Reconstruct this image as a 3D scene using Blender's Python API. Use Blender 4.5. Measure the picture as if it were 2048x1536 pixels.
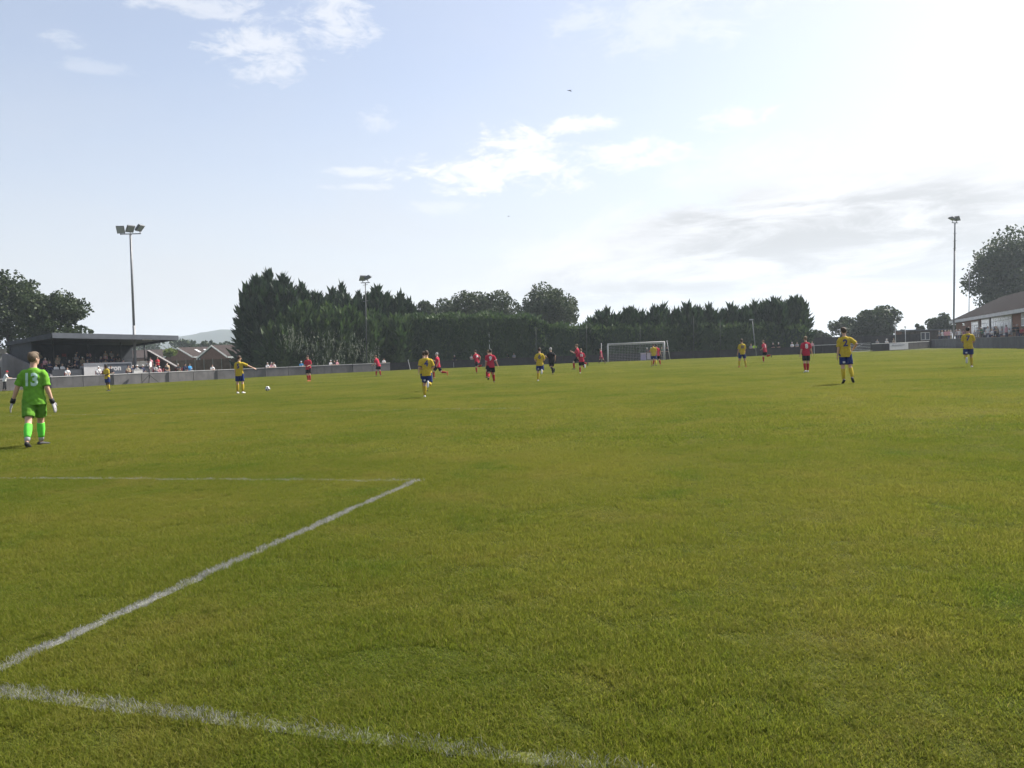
import bpy, bmesh, math, random
import numpy as np
from mathutils import Vector, Matrix, noise
from mathutils.bvhtree import BVHTree
R = math.radians
def V3(*a): return Vector(a)
rng = np.random.default_rng(7)
random.seed(11)
for o in list(bpy.data.objects):
    bpy.data.objects.remove(o)
SC = bpy.context.scene
COL = SC.collection

# ------------------------------------------------------------------ camera
F, HC = 1540.0, 1.37                       # focal length in photo pixels, eye height
PITCH, ROLL = math.atan(56.7 / F), math.atan(0.0388)
_fw = Vector((0, math.cos(PITCH), -math.sin(PITCH)))
_r0 = Vector((1, 0, 0)); _u0 = _r0.cross(_fw)
_rt = _r0 * math.cos(ROLL) - _u0 * math.sin(ROLL)
_up = _u0 * math.cos(ROLL) + _r0 * math.sin(ROLL)
cam = bpy.data.cameras.new('camera'); co = bpy.data.objects.new('camera', cam); COL.objects.link(co)
cam.sensor_width = 36; cam.lens = 36 * F / 2048; cam.clip_start = 0.05; cam.clip_end = 9000
m = Matrix((_rt, _up, -_fw)).transposed().to_4x4(); m.translation = (0, 0, HC)
co.matrix_world = m
SC.camera = co

def ray(px, py): return _fw + _rt * ((px - 1024) / F) - _up * ((py - 768) / F)
def G(px, py, z=0.0):                      # where a photo point meets the level z
    d = ray(px, py); return Vector((0, 0, HC)) + d * ((z - HC) / d.z)
def P(px, py, dist):                       # a photo point at a forward distance
    return Vector((0, 0, HC)) + ray(px, py) * dist
def onground(px, dist, z=0.0):             # ground point below a photo column at a distance
    p = P(px, 711.3 - 0.0388 * (px - 1024), dist); p.z = z; return p
def zat(px, py, dist): return P(px, py, dist).z

# ------------------------------------------------------------------ sky, sun, exposure
SUN_AZ, SUN_EL = R(55), R(46)
SUND = Vector((math.sin(SUN_AZ) * math.cos(SUN_EL), math.cos(SUN_AZ) * math.cos(SUN_EL), math.sin(SUN_EL)))
SC.view_settings.view_transform = 'Standard'; SC.view_settings.look = 'None'
SC.view_settings.exposure = 1.14; SC.view_settings.gamma = 1.0; SC.view_settings.use_curve_mapping = False
SC.cycles.use_denoising = True
SC.cycles.max_bounces = 6; SC.cycles.diffuse_bounces = 3; SC.cycles.transmission_bounces = 4
SC.cycles.transparent_max_bounces = 8; SC.cycles.volume_bounces = 0
SC.cycles.sample_clamp_indirect = 6

sun = bpy.data.lights.new('sun', 'SUN'); sun.energy = 5.0; sun.angle = R(0.53); sun.color = (1, 0.95, 0.86)
so = bpy.data.objects.new('sun', sun); COL.objects.link(so)
so.rotation_euler = SUND.to_track_quat('Z', 'Y').to_euler(); so.location = (60, 40, 80)

class NT:                                   # tiny node-graph helper
    def __init__(s, tree): s.t = tree; s.n = tree.nodes; s.l = tree.links
    def add(s, kind, **kw):
        n = s.n.new(kind)
        for k, v in kw.items(): setattr(n, k, v)
        return n
    def put(s, sock, v):
        if isinstance(v, bpy.types.NodeSocket): s.l.new(v, sock)
        elif v is not None: sock.default_value = v
    def math(s, op, a, b=None, c=None, clamp=False):
        n = s.add('ShaderNodeMath', operation=op, use_clamp=clamp)
        s.put(n.inputs[0], a); s.put(n.inputs[1], b); s.put(n.inputs[2], c)
        return n.outputs[0]
    def vmath(s, op, a, b=None):
        n = s.add('ShaderNodeVectorMath', operation=op)
        s.put(n.inputs[0], a); s.put(n.inputs[1], b)
        return n.outputs['Value'] if op in ('DOT_PRODUCT', 'LENGTH', 'DISTANCE') else n.outputs[0]
    def mix(s, f, a, b, blend='MIX'):
        n = s.add('ShaderNodeMix', data_type='RGBA', blend_type=blend)
        s.put(n.inputs[0], f); s.put(n.inputs[6], a); s.put(n.inputs[7], b)
        return n.outputs[2]
    def noise(s, vec, scale, detail=2, rough=0.5, dist=0.0):
        n = s.add('ShaderNodeTexNoise'); s.put(n.inputs['Vector'], vec)
        n.inputs['Scale'].default_value = scale; n.inputs['Detail'].default_value = detail
        n.inputs['Roughness'].default_value = rough; n.inputs['Distortion'].default_value = dist
        return n.outputs['Fac']
    def step(s, x, a, b, lo=0.0, hi=1.0):
        n = s.add('ShaderNodeMapRange', interpolation_type='SMOOTHSTEP')
        s.put(n.inputs[0], x); s.put(n.inputs[1], a); s.put(n.inputs[2], b); s.put(n.inputs[3], lo); s.put(n.inputs[4], hi)
        return n.outputs[0]
    def xyz(s, v):
        n = s.add('ShaderNodeSeparateXYZ'); s.put(n.inputs[0], v); return n.outputs
    def comb(s, x, y, z):
        n = s.add('ShaderNodeCombineXYZ')
        for i, v in enumerate((x, y, z)): s.put(n.inputs[i], v)
        return n.outputs[0]

def build_world():
    w = bpy.data.worlds.new('World'); SC.world = w; w.use_nodes = True
    g = NT(w.node_tree); g.n.clear()
    out = g.add('ShaderNodeOutputWorld'); bg = g.add('ShaderNodeBackground')
    g.l.new(bg.outputs[0], out.inputs[0])
    sky = g.add('ShaderNodeTexSky', sky_type='NISHITA', sun_disc=False, sun_elevation=SUN_EL, sun_rotation=SUN_AZ)
    sky.altitude = 20; sky.air_density = 1.0; sky.dust_density = 1.3; sky.ozone_density = 1.6
    d = g.add('ShaderNodeTexCoord').outputs['Generated']
    x, y, z = g.xyz(d)
    az = g.math('ARCTAN2', x, y); el = g.math('ARCSINE', z)
    zz = g.math('ADD', g.math('MAXIMUM', z, 0.0), 0.10)
    pl = g.comb(g.math('DIVIDE', x, zz), g.math('DIVIDE', y, zz), 0.0)
    ae = g.comb(az, g.math('MULTIPLY', el, 2.2), 0.0)
    sd = g.math('MAXIMUM', g.vmath('DOT_PRODUCT', d, tuple(SUND)), 0.0)
    lobe = g.math('POWER', sd, 8.0)
    # thin veil of high haze: whiter towards the horizon and towards the sun
    n1 = g.noise(pl, 0.55, 4, 0.55, 0.4)
    hz = g.step(el, 0.36, 0.0)
    veil = g.math('ADD', g.math('ADD', g.math('MULTIPLY', hz, 0.62), 0.20), g.math('MULTIPLY', g.step(n1, 0.38, 0.72), 0.18))
    veil = g.math('ADD', veil, g.math('MULTIPLY', lobe, 0.35), clamp=True)
    cl_b = g.math('ADD', 3.85, g.math('MULTIPLY', lobe, 1.5))
    def scal(col, f):
        n = g.add('ShaderNodeVectorMath', operation='SCALE'); g.put(n.inputs[0], col); g.put(n.inputs['Scale'], f); return n.outputs[0]
    skyc = g.mix(1.0, sky.outputs[0], (1.10, 0.98, 0.93, 1), 'MULTIPLY')
    c = g.mix(veil, skyc, scal((0.955, 0.962, 1.0), cl_b))
    # separate puffs and torn streaks, each at its own place in the sky (azimuth, elevation, widths)
    fine = g.noise(ae, 17.0, 6, 0.65, 0.9)
    fine2 = g.noise(ae, 55.0, 4, 0.6, 0.5)
    rag = g.math('ADD', g.math('MULTIPLY', g.math('SUBTRACT', fine, 0.5), 9.5), g.math('MULTIPLY', g.math('SUBTRACT', fine2, 0.5), 3.4))
    puffs = []
    for px, py, wx, wy, a in [(1000, 340, 140, 34, 1.0), (1040, 292, 62, 32, 1.0), (1150, 250, 62, 13, .9), (1250, 312, 105, 22, .8), (505, 105, 64, 38, .55), (425, 18, 105, 18, .45),
                              (672, 30, 58, 52, .55), (755, 240, 26, 20, .35), (125, 78, 28, 10, .32), (210, 135, 50, 9, .2), (745, 345, 70, 7, .5), (730, 374, 55, 5, .4),
                              (1470, 235, 60, 16, .6), (880, 415, 60, 10, .3), (1330, 40, 160, 40, .3)]:
        v = ray(px, py).normalized(); a0 = math.atan2(v.x, v.y); e0 = math.asin(v.z)
        q = g.math('ADD', g.math('POWER', g.math('ABSOLUTE', g.math('DIVIDE', g.math('SUBTRACT', az, a0), wx / F)), 2.0),
                   g.math('POWER', g.math('ABSOLUTE', g.math('DIVIDE', g.math('SUBTRACT', el, e0), wy / F)), 2.0))
        f = g.step(g.math('ADD', q, rag), 2.2, -0.9, 0.0, a)
        puffs.append(f)
    f = puffs[0]
    for p in puffs[1:]: f = g.math('MAXIMUM', f, p)
    c = g.mix(f, c, scal((1.0, 0.99, 0.985), g.math('ADD', 5.5, g.math('MULTIPLY', lobe, 2.0))))
    # broad bank of broken cloud low in the sky, sunward half
    bank_n = g.noise(ae, 4.2, 7, 0.6, 0.5)
    side = g.step(az, -0.2, 0.1)
    top = g.math('ADD', 0.125, g.math('MULTIPLY', g.step(az, -0.06, 0.26), 0.115))
    eh = g.math('SUBTRACT', top, el)
    bank = g.math('MULTIPLY', g.step(g.math('ADD', eh, g.math('MULTIPLY', g.math('SUBTRACT', bank_n, 0.5), 0.30)), 0.0, 0.05), side)
    grey_n = g.noise(g.comb(az, g.math('MULTIPLY', el, 4.4), 3.7), 6.5, 7, 0.64, 0.5)
    grey = g.math('MULTIPLY', g.step(grey_n, 0.36, 0.62), g.step(eh, 0.02, 0.09))
    grey = g.math('MULTIPLY', grey, g.step(g.noise(g.comb(az, g.math('MULTIPLY', el, 2.5), 9.1), 3.4, 4, 0.55, 0.3), 0.30, 0.52, 0.2, 1.0))
    bb = g.math('ADD', g.math('SUBTRACT', 4.8, g.math('MULTIPLY', grey, 2.2)), g.math('MULTIPLY', lobe, 0.15))
    c = g.mix(g.math('MULTIPLY', bank, 0.93), c, scal((0.995, 0.985, 1.0), bb))
    g.put(bg.inputs[0], c); bg.inputs[1].default_value = 0.09
build_world()
SC.world.cycles.sampling_method = 'MANUAL'; SC.world.cycles.sample_map_resolution = 512

# ------------------------------------------------------------------ materials
def new_mat(name):
    mt = bpy.data.materials.new(name); mt.use_nodes = True
    g = NT(mt.node_tree); b = g.n['Principled BSDF']
    return mt, g, b
def mat(name, col, rough=0.85, var=0.15, scale=3.0, metal=0.0, bump=0.0, spec=0.3, coords='Object'):
    mt, g, b = new_mat(name)
    tc = g.add('ShaderNodeTexCoord').outputs[coords]
    n = g.noise(tc, scale, 5, 0.6)
    lo = [max(0, c * (1 - var)) for c in col] + [1]; hi = [min(1, c * (1 + var)) for c in col] + [1]
    g.put(b.inputs['Base Color'], g.mix(g.step(n, 0.3, 0.7), tuple(lo), tuple(hi)))
    b.inputs['Roughness'].default_value = rough; b.inputs['Metallic'].default_value = metal
    b.inputs['Specular IOR Level'].default_value = spec
    if bump:
        bp = g.add('ShaderNodeBump'); bp.inputs['Strength'].default_value = bump; bp.inputs['Distance'].default_value = 0.02
        g.put(bp.inputs['Height'], n); g.l.new(bp.outputs[0], b.inputs['Normal'])
    return mt
_cl = {}
def cloth(r, gg, bb):
    k = (r, gg, bb)
    if k not in _cl: _cl[k] = mat('cloth_%d' % len(_cl), k, 0.9, 0.10, 14, spec=0.15, bump=0.15)
    return _cl[k]
def leaf_mat(name, cols, trans=0.35, rough=0.6):
    mt, g, b = new_mat(name)
    ge = g.add('ShaderNodeNewGeometry')
    rp = g.add('ShaderNodeValToRGB'); g.put(rp.inputs[0], ge.outputs['Random Per Island'])
    rp.color_ramp.elements[0].color = (*cols[0], 1); rp.color_ramp.elements[1].color = (*cols[-1], 1)
    for i, c in enumerate(cols[1:-1]): e = rp.color_ramp.elements.new((i + 1) / (len(cols) - 1)); e.color = (*c, 1)
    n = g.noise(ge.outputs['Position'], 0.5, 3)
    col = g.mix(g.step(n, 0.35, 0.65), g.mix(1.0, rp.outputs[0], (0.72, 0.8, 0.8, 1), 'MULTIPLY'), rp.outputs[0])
    g.put(b.inputs['Base Color'], col); b.inputs['Roughness'].default_value = rough; b.inputs['Specular IOR Level'].default_value = 0.25
    tr = g.add('ShaderNodeBsdfTranslucent'); g.put(tr.inputs[0], col)
    mx = g.add('ShaderNodeMixShader'); mx.inputs[0].default_value = trans
    g.l.new(b.outputs[0], mx.inputs[1]); g.l.new(tr.outputs[0], mx.inputs[2])
    g.l.new(mx.outputs[0], g.n['Material Output'].inputs[0])
    return mt
M = {}
M['oak'] = leaf_mat('oak_leaf', [(.022, .040, .014), (.036, .058, .018), (.060, .080, .026)], 0.28)
M['cypress'] = leaf_mat('cypress_spray', [(.016, .036, .018), (.026, .052, .020), (.040, .068, .024)], 0.22)
M['clipped'] = leaf_mat('clipped_spray', [(.030, .058, .022), (.052, .092, .026), (.080, .122, .034)], 0.30)
M['shrub'] = leaf_mat('bright_shrub', [(.10, .14, .02), (.16, .20, .04)], 0.35)
M['deadtwig'] = leaf_mat('pale_twig', [(.16, .19, .13), (.26, .28, .20)], 0.2)
M['wood_far'] = leaf_mat('far_wood', [(.030, .050, .024), (.05, .075, .03), (.07, .085, .04)], 0.2)
M['bark'] = mat('bark', (.06, .05, .04), 0.95, 0.3, 2, bump=0.5)
M['concrete'] = mat('concrete_panel', (.135, .132, .138), 0.92, 0.16, 1.6, bump=0.2)
def panel_mat(name, col):
    mt, g, b = new_mat(name)
    pos = g.add('ShaderNodeNewGeometry').outputs['Position']; rnd = g.add('ShaderNodeObjectInfo').outputs['Random']
    n = g.noise(pos, 0.9, 6, .65); st = g.noise(g.vmath('MULTIPLY', pos, (2.5, 2.5, .35)), 1.0, 5, .6)
    c = g.mix(g.step(n, .3, .7), (*[q * .82 for q in col], 1), (*[q * 1.15 for q in col], 1))
    c = g.mix(g.math('MULTIPLY', g.step(st, .5, .75), .5), c, (*[q * .55 for q in col], 1))
    c = g.mix(1.0, c, g.mix(rnd, (.80, .80, .80, 1), (1.15, 1.14, 1.12, 1)), 'MULTIPLY')
    g.put(b.inputs['Base Color'], c); b.inputs['Roughness'].default_value = .95; b.inputs['Specular IOR Level'].default_value = .1
    return mt
M['concrete'] = panel_mat('concrete_panel_worn', (.125, .122, .128))
M['concrete_light'] = mat('concrete_light', (.22, .215, .21), 0.9, 0.15, 1.5)
M['rail_pale'] = mat('pale_rail', (.52, .51, .52), 0.6, 0.1, 2)
M['dark_metal'] = mat('dark_metal', (.035, .037, .042), 0.5, 0.2, 3, spec=0.4)
M['galv'] = mat('galvanised', (.19, .195, .205), 0.5, 0.12, 2, metal=0.1)
M['pole_dark'] = mat('weathered_pole', (.075, .082, .082), 0.7, 0.15, 2)
M['lamp_body'] = mat('lamp_body', (.10, .105, .115), 0.5, 0.15, 3, metal=0.3)
M['lamp_glass'] = mat('lamp_glass', (.30, .32, .34), 0.15, 0.05, 3, spec=0.6)
M['fascia'] = mat('stand_fascia', (.085, .095, .115), 0.7, 0.12, 1.2)
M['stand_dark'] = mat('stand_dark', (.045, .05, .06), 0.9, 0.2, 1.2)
M['roof_sheet'] = mat('roof_sheet', (.11, .12, .135), 0.8, 0.2, 0.8)
M['step'] = mat('terrace_step', (.17, .17, .17), 0.95, 0.2, 2)
M['render_grey'] = mat('render_grey', (.20, .19, .195), 0.95, 0.12, 0.9)
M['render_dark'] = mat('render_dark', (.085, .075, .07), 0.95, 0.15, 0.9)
M['banner'] = mat('banner_pale', (.42, .42, .43), 0.7, 0.08, 1.5)
M['banner_dark'] = mat('banner_dark', (.07, .08, .10), 0.7, 0.1, 1.5)
M['white'] = mat('white_paint', (.78, .78, .77), 0.5, 0.06, 3)
M['netting'] = mat('net_cord', (.5, .5, .5), 0.8, 0.05, 3)
M['fence_dark'] = mat('dark_board', (.030, .027, .030), 0.85, 0.25, 2)
M['fence_wood'] = mat('wood_panel', (.13, .095, .07), 0.9, 0.22, 2, bump=0.2)
M['post_conc'] = mat('fence_post', (.23, .22, .19), 0.9, 0.15, 2)
M['brick_house'] = mat('house_brick', (.16, .085, .06), 0.9, 0.15, 3)
M['tile'] = mat('roof_tile', (.068, .055, .052), 0.95, 0.18, 2.5, bump=0.3, spec=0.0)
M['tile_grey'] = mat('roof_tile_grey', (.040, .036, .036), 0.95, 0.15, 2.5, bump=0.3, spec=0.0)
M['mortar'] = mat('mortar', (.24, .21, .19), 0.95, 0.12, 4)
M['brick'] = mat('club_brick', (.25, .115, .075), 0.9, 0.22, 4)
M['pane'] = mat('window_pane', (.10, .12, .14), 0.08, 0.1, 2, spec=0.8)
M['pane_pale'] = mat('window_pane_blind', (.62, .62, .63), 0.15, 0.06, 2, spec=0.6)
M['shed'] = mat('shed_board', (.075, .058, .05), 0.9, 0.25, 2)
M['red_plastic'] = mat('red_plastic', (.20, .04, .045), 0.5, 0.12, 3)
M['black'] = mat('black_rubber', (.02, .02, .022), 0.6, 0.2, 4)
M['boot_white'] = mat('boot_white', (.6, .6, .6), 0.5, 0.1, 8)
M['purple'] = mat('board_purple', (.34, .29, .47), 0.6, 0.12, 2)
M['pinkish'] = mat('board_pink', (.50, .42, .50), 0.6, 0.12, 2)
M['blue'] = mat('board_blue', (.16, .25, .42), 0.6, 0.1, 2)
M['adboard'] = mat('board_pale', (.50, .51, .56), 0.6, 0.06, 2)
M['lettering'] = mat('lettering_grey', (.24, .25, .30), 0.7, 0.1, 2)
M['bird'] = mat('bird_dark', (.03, .03, .035), 0.8, 0.2, 8)
M['gull'] = mat('gull_white', (.8, .8, .8), 0.8, 0.05, 8)
M['paving'] = mat('paving', (.24, .23, .21), 0.95, 0.18, 0.8)
M['glove'] = mat('glove_white', (.36, .35, .37), 0.75, 0.1, 12)
SKIN = [mat('skin_fair', (.50, .31, .23), 0.6, 0.08, 6), mat('skin_tan', (.40, .23, .16), 0.6, 0.08, 6), mat('skin_dark', (.055, .032, .022), 0.55, 0.1, 6)]
HAIR = {'brown': mat('hair_brown', (.055, .036, .025), 0.75, 0.3, 30), 'dark': mat('hair_dark', (.018, .015, .014), 0.7, 0.3, 30),
        'fair': mat('hair_fair', (.17, .12, .075), 0.75, 0.3, 30), 'sandy': mat('hair_sandy', (.115, .085, .058), 0.75, 0.3, 30), 'grey': mat('hair_grey', (.40, .39, .38), 0.8, 0.2, 30)}

# ------------------------------------------------------------------ object helpers
def tag(o, label=None, cat=None, group=None, kind=None):
    if label: o['label'] = label
    if cat: o['category'] = cat
    if group: o['group'] = group
    if kind: o['kind'] = kind
    return o
def empty(name, loc=(0, 0, 0), rz=0, label=None, cat=None, group=None):
    o = bpy.data.objects.new(name, None); COL.objects.link(o)
    o.location = loc; o.rotation_euler = (0, 0, rz); o.empty_display_size = 0.2
    return tag(o, label, cat, group)
def link(name, me, m=None, parent=None, loc=None):
    o = bpy.data.objects.new(name, me); COL.objects.link(o)
    if parent: o.parent = parent
    if loc is not None: o.location = loc
    if m is not None:
        if not me.materials: me.materials.append(m)
    return o
def own_mat(o, m):                          # a material of its own on shared mesh data
    o.material_slots[0].link = 'OBJECT'; o.material_slots[0].material = m

class MB:
    def __init__(s): s.v = []; s.f = []
    def add(s, vs, fs):
        k = len(s.v); s.v += [tuple(v) for v in vs]; s.f += [tuple(i + k for i in f) for f in fs]; return s
    def box(s, c, size, X=None, Y=None, Z=None):
        X = Vector(X or (1, 0, 0)).normalized(); Y = Vector(Y or (0, 1, 0)).normalized(); Z = Vector(Z or (0, 0, 1)).normalized()
        c = Vector(c); a, b, d = [t / 2 for t in size]
        vs = [c + X * (i * a) + Y * (j * b) + Z * (k * d) for k in (-1, 1) for j in (-1, 1) for i in (-1, 1)]
        return s.add(vs, [(0, 2, 3, 1), (4, 5, 7, 6), (0, 1, 5, 4), (2, 6, 7, 3), (0, 4, 6, 2), (1, 3, 7, 5)])
    def bar(s, a, b, w, h=None):            # square bar between two points
        a = Vector(a); b = Vector(b); d = (b - a); L = d.length; d.normalize()
        x = d.cross(Vector((0, 0, 1)));
        if x.length < 1e-3: x = Vector((1, 0, 0))
        x.normalize(); y = d.cross(x)
        return s.box((a + b) / 2, (w, h or w, L), x, y, d)
    def loft(s, rings, n=12, caps=True):    # ring = (centre, half axis, half axis)
        vs = []; fs = []
        for c, ax, ay in rings:
            for i in range(n):
                t = 2 * math.pi * i / n; vs.append(Vector(c) + Vector(ax) * math.cos(t) + Vector(ay) * math.sin(t))
        for r in range(len(rings) - 1):
            for i in range(n):
                j = (i + 1) % n; fs.append((r * n + i, r * n + j, (r + 1) * n + j, (r + 1) * n + i))
        if caps:
            fs.append(tuple(reversed(range(n)))); fs.append(tuple(range((len(rings) - 1) * n, len(rings) * n)))
        return s.add(vs, fs)
    def tube(s, pts, rad, n=8, flat=1.0):
        pts = [Vector(p) for p in pts]
        rad = rad if isinstance(rad, (list, tuple)) else [rad] * len(pts)
        ref = None; rings = []
        for i, p in enumerate(pts):
            d = (pts[min(i + 1, len(pts) - 1)] - pts[max(i - 1, 0)]).normalized()
            if ref is None: ref = Vector((1, 0, 0)) if abs(d.x) < 0.8 else Vector((0, 1, 0))
            ax = (ref - d * ref.dot(d)).normalized(); ay = d.cross(ax); ref = ax
            rings.append((p, ax * rad[i], ay * rad[i] * flat))
        return s.loft(rings, n)
    def ball(s, c, rx, ry, rz, n=12, m=8, A=None):
        A = A or Matrix.Identity(3); c = Vector(c); vs = []; fs = []
        vs.append(c + A @ Vector((0, 0, -rz)))
        for k in range(1, m):
            t = math.pi * k / m
            for i in range(n):
                p = 2 * math.pi * i / n
                vs.append(c + A @ Vector((rx * math.sin(t) * math.cos(p), ry * math.sin(t) * math.sin(p), -rz * math.cos(t))))
        vs.append(c + A @ Vector((0, 0, rz)))
        for i in range(n): fs.append((0, 1 + (i + 1) % n, 1 + i))
        for k in range(m - 2):
            for i in range(n):
                j = (i + 1) % n; a = 1 + k * n; fs.append((a + i, a + j, a + n + j, a + n + i))
        L = len(vs) - 1; a = 1 + (m - 2) * n
        for i in range(n): fs.append((a + i, a + (i + 1) % n, L))
        return s.add(vs, fs)
    def prism(s, poly, off):                # polygon (3-D points) pushed along off
        k = len(poly); off = Vector(off); vs = [Vector(p) for p in poly] + [Vector(p) + off for p in poly]
        fs = [tuple(reversed(range(k))), tuple(range(k, 2 * k))] + [(i, (i + 1) % k, k + (i + 1) % k, k + i) for i in range(k)]
        return s.add(vs, fs)
    def mesh(s, name, smooth=False, fix=True):
        me = bpy.data.meshes.new(name); me.from_pydata([tuple(v) for v in s.v], [], s.f)
        if fix:
            bm = bmesh.new(); bm.from_mesh(me); bmesh.ops.recalc_face_normals(bm, faces=bm.faces); bm.to_mesh(me); bm.free()
        if smooth: me.shade_smooth()
        return me
    def build(s, name, m, parent=None, smooth=False, loc=None):
        return link(name, s.mesh(name, smooth), m, parent, loc)

def quads_mesh(name, c, U, V):              # many loose quads from numpy arrays (centre, half vectors)
    n = len(c)
    v = np.stack([c - U - V, c + U - V, c + U + V, c - U + V], 1).reshape(-1, 3)
    me = bpy.data.meshes.new(name)
    me.vertices.add(4 * n); me.loops.add(4 * n); me.polygons.add(n)
    me.vertices.foreach_set('co', v.astype(np.float32).ravel())
    me.loops.foreach_set('vertex_index', np.arange(4 * n, dtype=np.int32))
    me.polygons.foreach_set('loop_start', np.arange(0, 4 * n, 4, dtype=np.int32))
    me.polygons.foreach_set('loop_total', np.full(n, 4, dtype=np.int32))
    me.update(calc_edges=True); me.validate()
    return me
def diam_mesh(name, c, U, V):               # many loose pointed leaves (rhombi)
    n = len(c)
    v = np.stack([c - V, c + U * 0.9 - V * 0.1, c + V, c - U * 0.9 - V * 0.1], 1).reshape(-1, 3)
    me = bpy.data.meshes.new(name)
    me.vertices.add(4 * n); me.loops.add(4 * n); me.polygons.add(n)
    me.vertices.foreach_set('co', v.astype(np.float32).ravel())
    me.loops.foreach_set('vertex_index', np.arange(4 * n, dtype=np.int32))
    me.polygons.foreach_set('loop_start', np.arange(0, 4 * n, 4, dtype=np.int32))
    me.polygons.foreach_set('loop_total', np.full(n, 4, dtype=np.int32))
    me.update(calc_edges=True); me.validate()
    return me
def unit(n):
    v = rng.normal(size=(n, 3)); return v / np.linalg.norm(v, axis=1, keepdims=True)
def frames(n):
    a = unit(n); b = unit(n); b = b - a * (a * b).sum(1, keepdims=True); b /= np.linalg.norm(b, axis=1, keepdims=True)
    return a, b

# ------------------------------------------------------------------ ground, markings, grass
LINES = {}                                  # name: (start, end, width)
LINES['six_a'] = (G(-60, 957), G(848, 963), 0.085)
LINES['six_b'] = (G(836, 961), G(-140, 1400), 0.092)
LINES['goal_line'] = (G(-260, 1352), G(1350, 1554), 0.105)
LINES['pen_front'] = (G(-60, 834), G(1045, 817), 0.10)

def paint_mask(g, pos):
    px, py, _ = g.xyz(pos)
    tot = None
    wob = g.math('MULTIPLY', g.math('SUBTRACT', g.noise(pos, 9.0, 3), 0.5), 0.09)
    worn = g.step(g.noise(pos, 1.6, 4, .6), 0.28, 0.6, 0.45, 1.0)
    for nm, (a, b, w) in LINES.items():
        d = (b - a); L = d.length; d.normalize(); n = Vector((-d.y, d.x, 0))
        s = g.math('ABSOLUTE', g.math('ADD', g.math('ADD', g.math('MULTIPLY', g.math('SUBTRACT', px, a.x), n.x), g.math('MULTIPLY', g.math('SUBTRACT', py, a.y), n.y)), wob))
        t = g.math('ADD', g.math('MULTIPLY', g.math('SUBTRACT', px, a.x), d.x), g.math('MULTIPLY', g.math('SUBTRACT', py, a.y), d.y))
        k = {'six_a': .52, 'six_b': .85, 'goal_line': .52, 'pen_front': .4}[nm]
        f = g.math('MULTIPLY', g.step(s, w * 0.62, w * 0.36, 0.0, k), g.math('MULTIPLY', g.step(t, -0.02, 0.02), g.step(t, L + .02, L - .02)))
        if nm == 'goal_line': f = g.math('MULTIPLY', f, g.step(t, L * .85, L * .3, .62, 1.0))
        tot = f if tot is None else g.math('MAXIMUM', tot, f)
    return g.math('MULTIPLY', tot, worn)
def grass_colour(g, pos, rnd=None):
    big = g.noise(pos, 0.16, 4, 0.6); mid = g.noise(pos, 0.9, 4, 0.6); sm = g.noise(pos, 5.0, 4, 0.65)
    c = g.mix(g.step(big, 0.36, 0.64), (.138, .170, .018, 1), (.205, .208, .030, 1))
    c = g.mix(g.math('MULTIPLY', g.step(mid, 0.48, 0.72), 0.6), c, (.235, .210, .045, 1))
    c = g.mix(g.math('MULTIPLY', g.step(mid, 0.46, 0.25), 0.7), c, (.092, .155, .014, 1))
    c = g.mix(g.math('MULTIPLY', g.step(sm, 0.55, 0.8), 0.75), c, (.050, .068, .006, 1))
    if rnd is not None:
        c = g.mix(g.step(rnd, 0.80, 1.0, 0, .6), c, (.30, .25, .085, 1))
        c = g.mix(g.step(rnd, 0.30, 0.0, 0, .6), c, (.065, .115, .013, 1))
    return c
def mat_ground():
    mt, g, b = new_mat('turf')
    pos = g.add('ShaderNodeNewGeometry').outputs['Position']
    c = g.mix(1.0, grass_colour(g, pos), (.36, .37, .36, 1), 'MULTIPLY')
    fine = g.noise(pos, 55.0, 3, 0.7)
    c = g.mix(g.step(fine, 0.35, 0.7), g.mix(1.0, c, (.72, .74, .7, 1), 'MULTIPLY'), g.mix(1.0, c, (1.18, 1.18, 1.3, 1), 'MULTIPLY'))
    g.put(b.inputs['Base Color'], c); b.inputs['Roughness'].default_value = 0.95; b.inputs['Specular IOR Level'].default_value = 0.1
    bp = g.add('ShaderNodeBump'); bp.inputs['Strength'].default_value = 0.7; bp.inputs['Distance'].default_value = 0.05
    g.put(bp.inputs['Height'], g.noise(pos, 22.0, 5, 0.7)); g.l.new(bp.outputs[0], b.inputs['Normal'])
    return mt
def mat_blade():
    mt, g, b = new_mat('grass_blade')
    ge = g.add('ShaderNodeNewGeometry'); pos = ge.outputs['Position']
    rnd = ge.outputs['Random Per Island']
    c = grass_colour(g, pos, rnd)
    z = g.xyz(pos)[2]
    r2 = g.math('ADD', 0.12, g.math('MULTIPLY', g.math('FRACT', g.math('MULTIPLY', rnd, 7.31)), 0.8))
    pm = g.math('MULTIPLY', g.step(g.math('SUBTRACT', paint_mask(g, pos), r2), -0.06, 0.10), 0.9)
    c = g.mix(pm, c, (.33, .33, .345, 1))
    g.put(b.inputs['Base Color'], c); b.inputs['Roughness'].default_value = 0.6; b.inputs['Specular IOR Level'].default_value = 0.10
    tr = g.add('ShaderNodeBsdfTranslucent'); g.put(tr.inputs[0], c)
    mx = g.add('ShaderNodeMixShader'); mx.inputs[0].default_value = 0.56
    g.l.new(b.outputs[0], mx.inputs[1]); g.l.new(tr.outputs[0], mx.inputs[2]); g.l.new(mx.outputs[0], g.n['Material Output'].inputs[0])
    return mt
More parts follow.
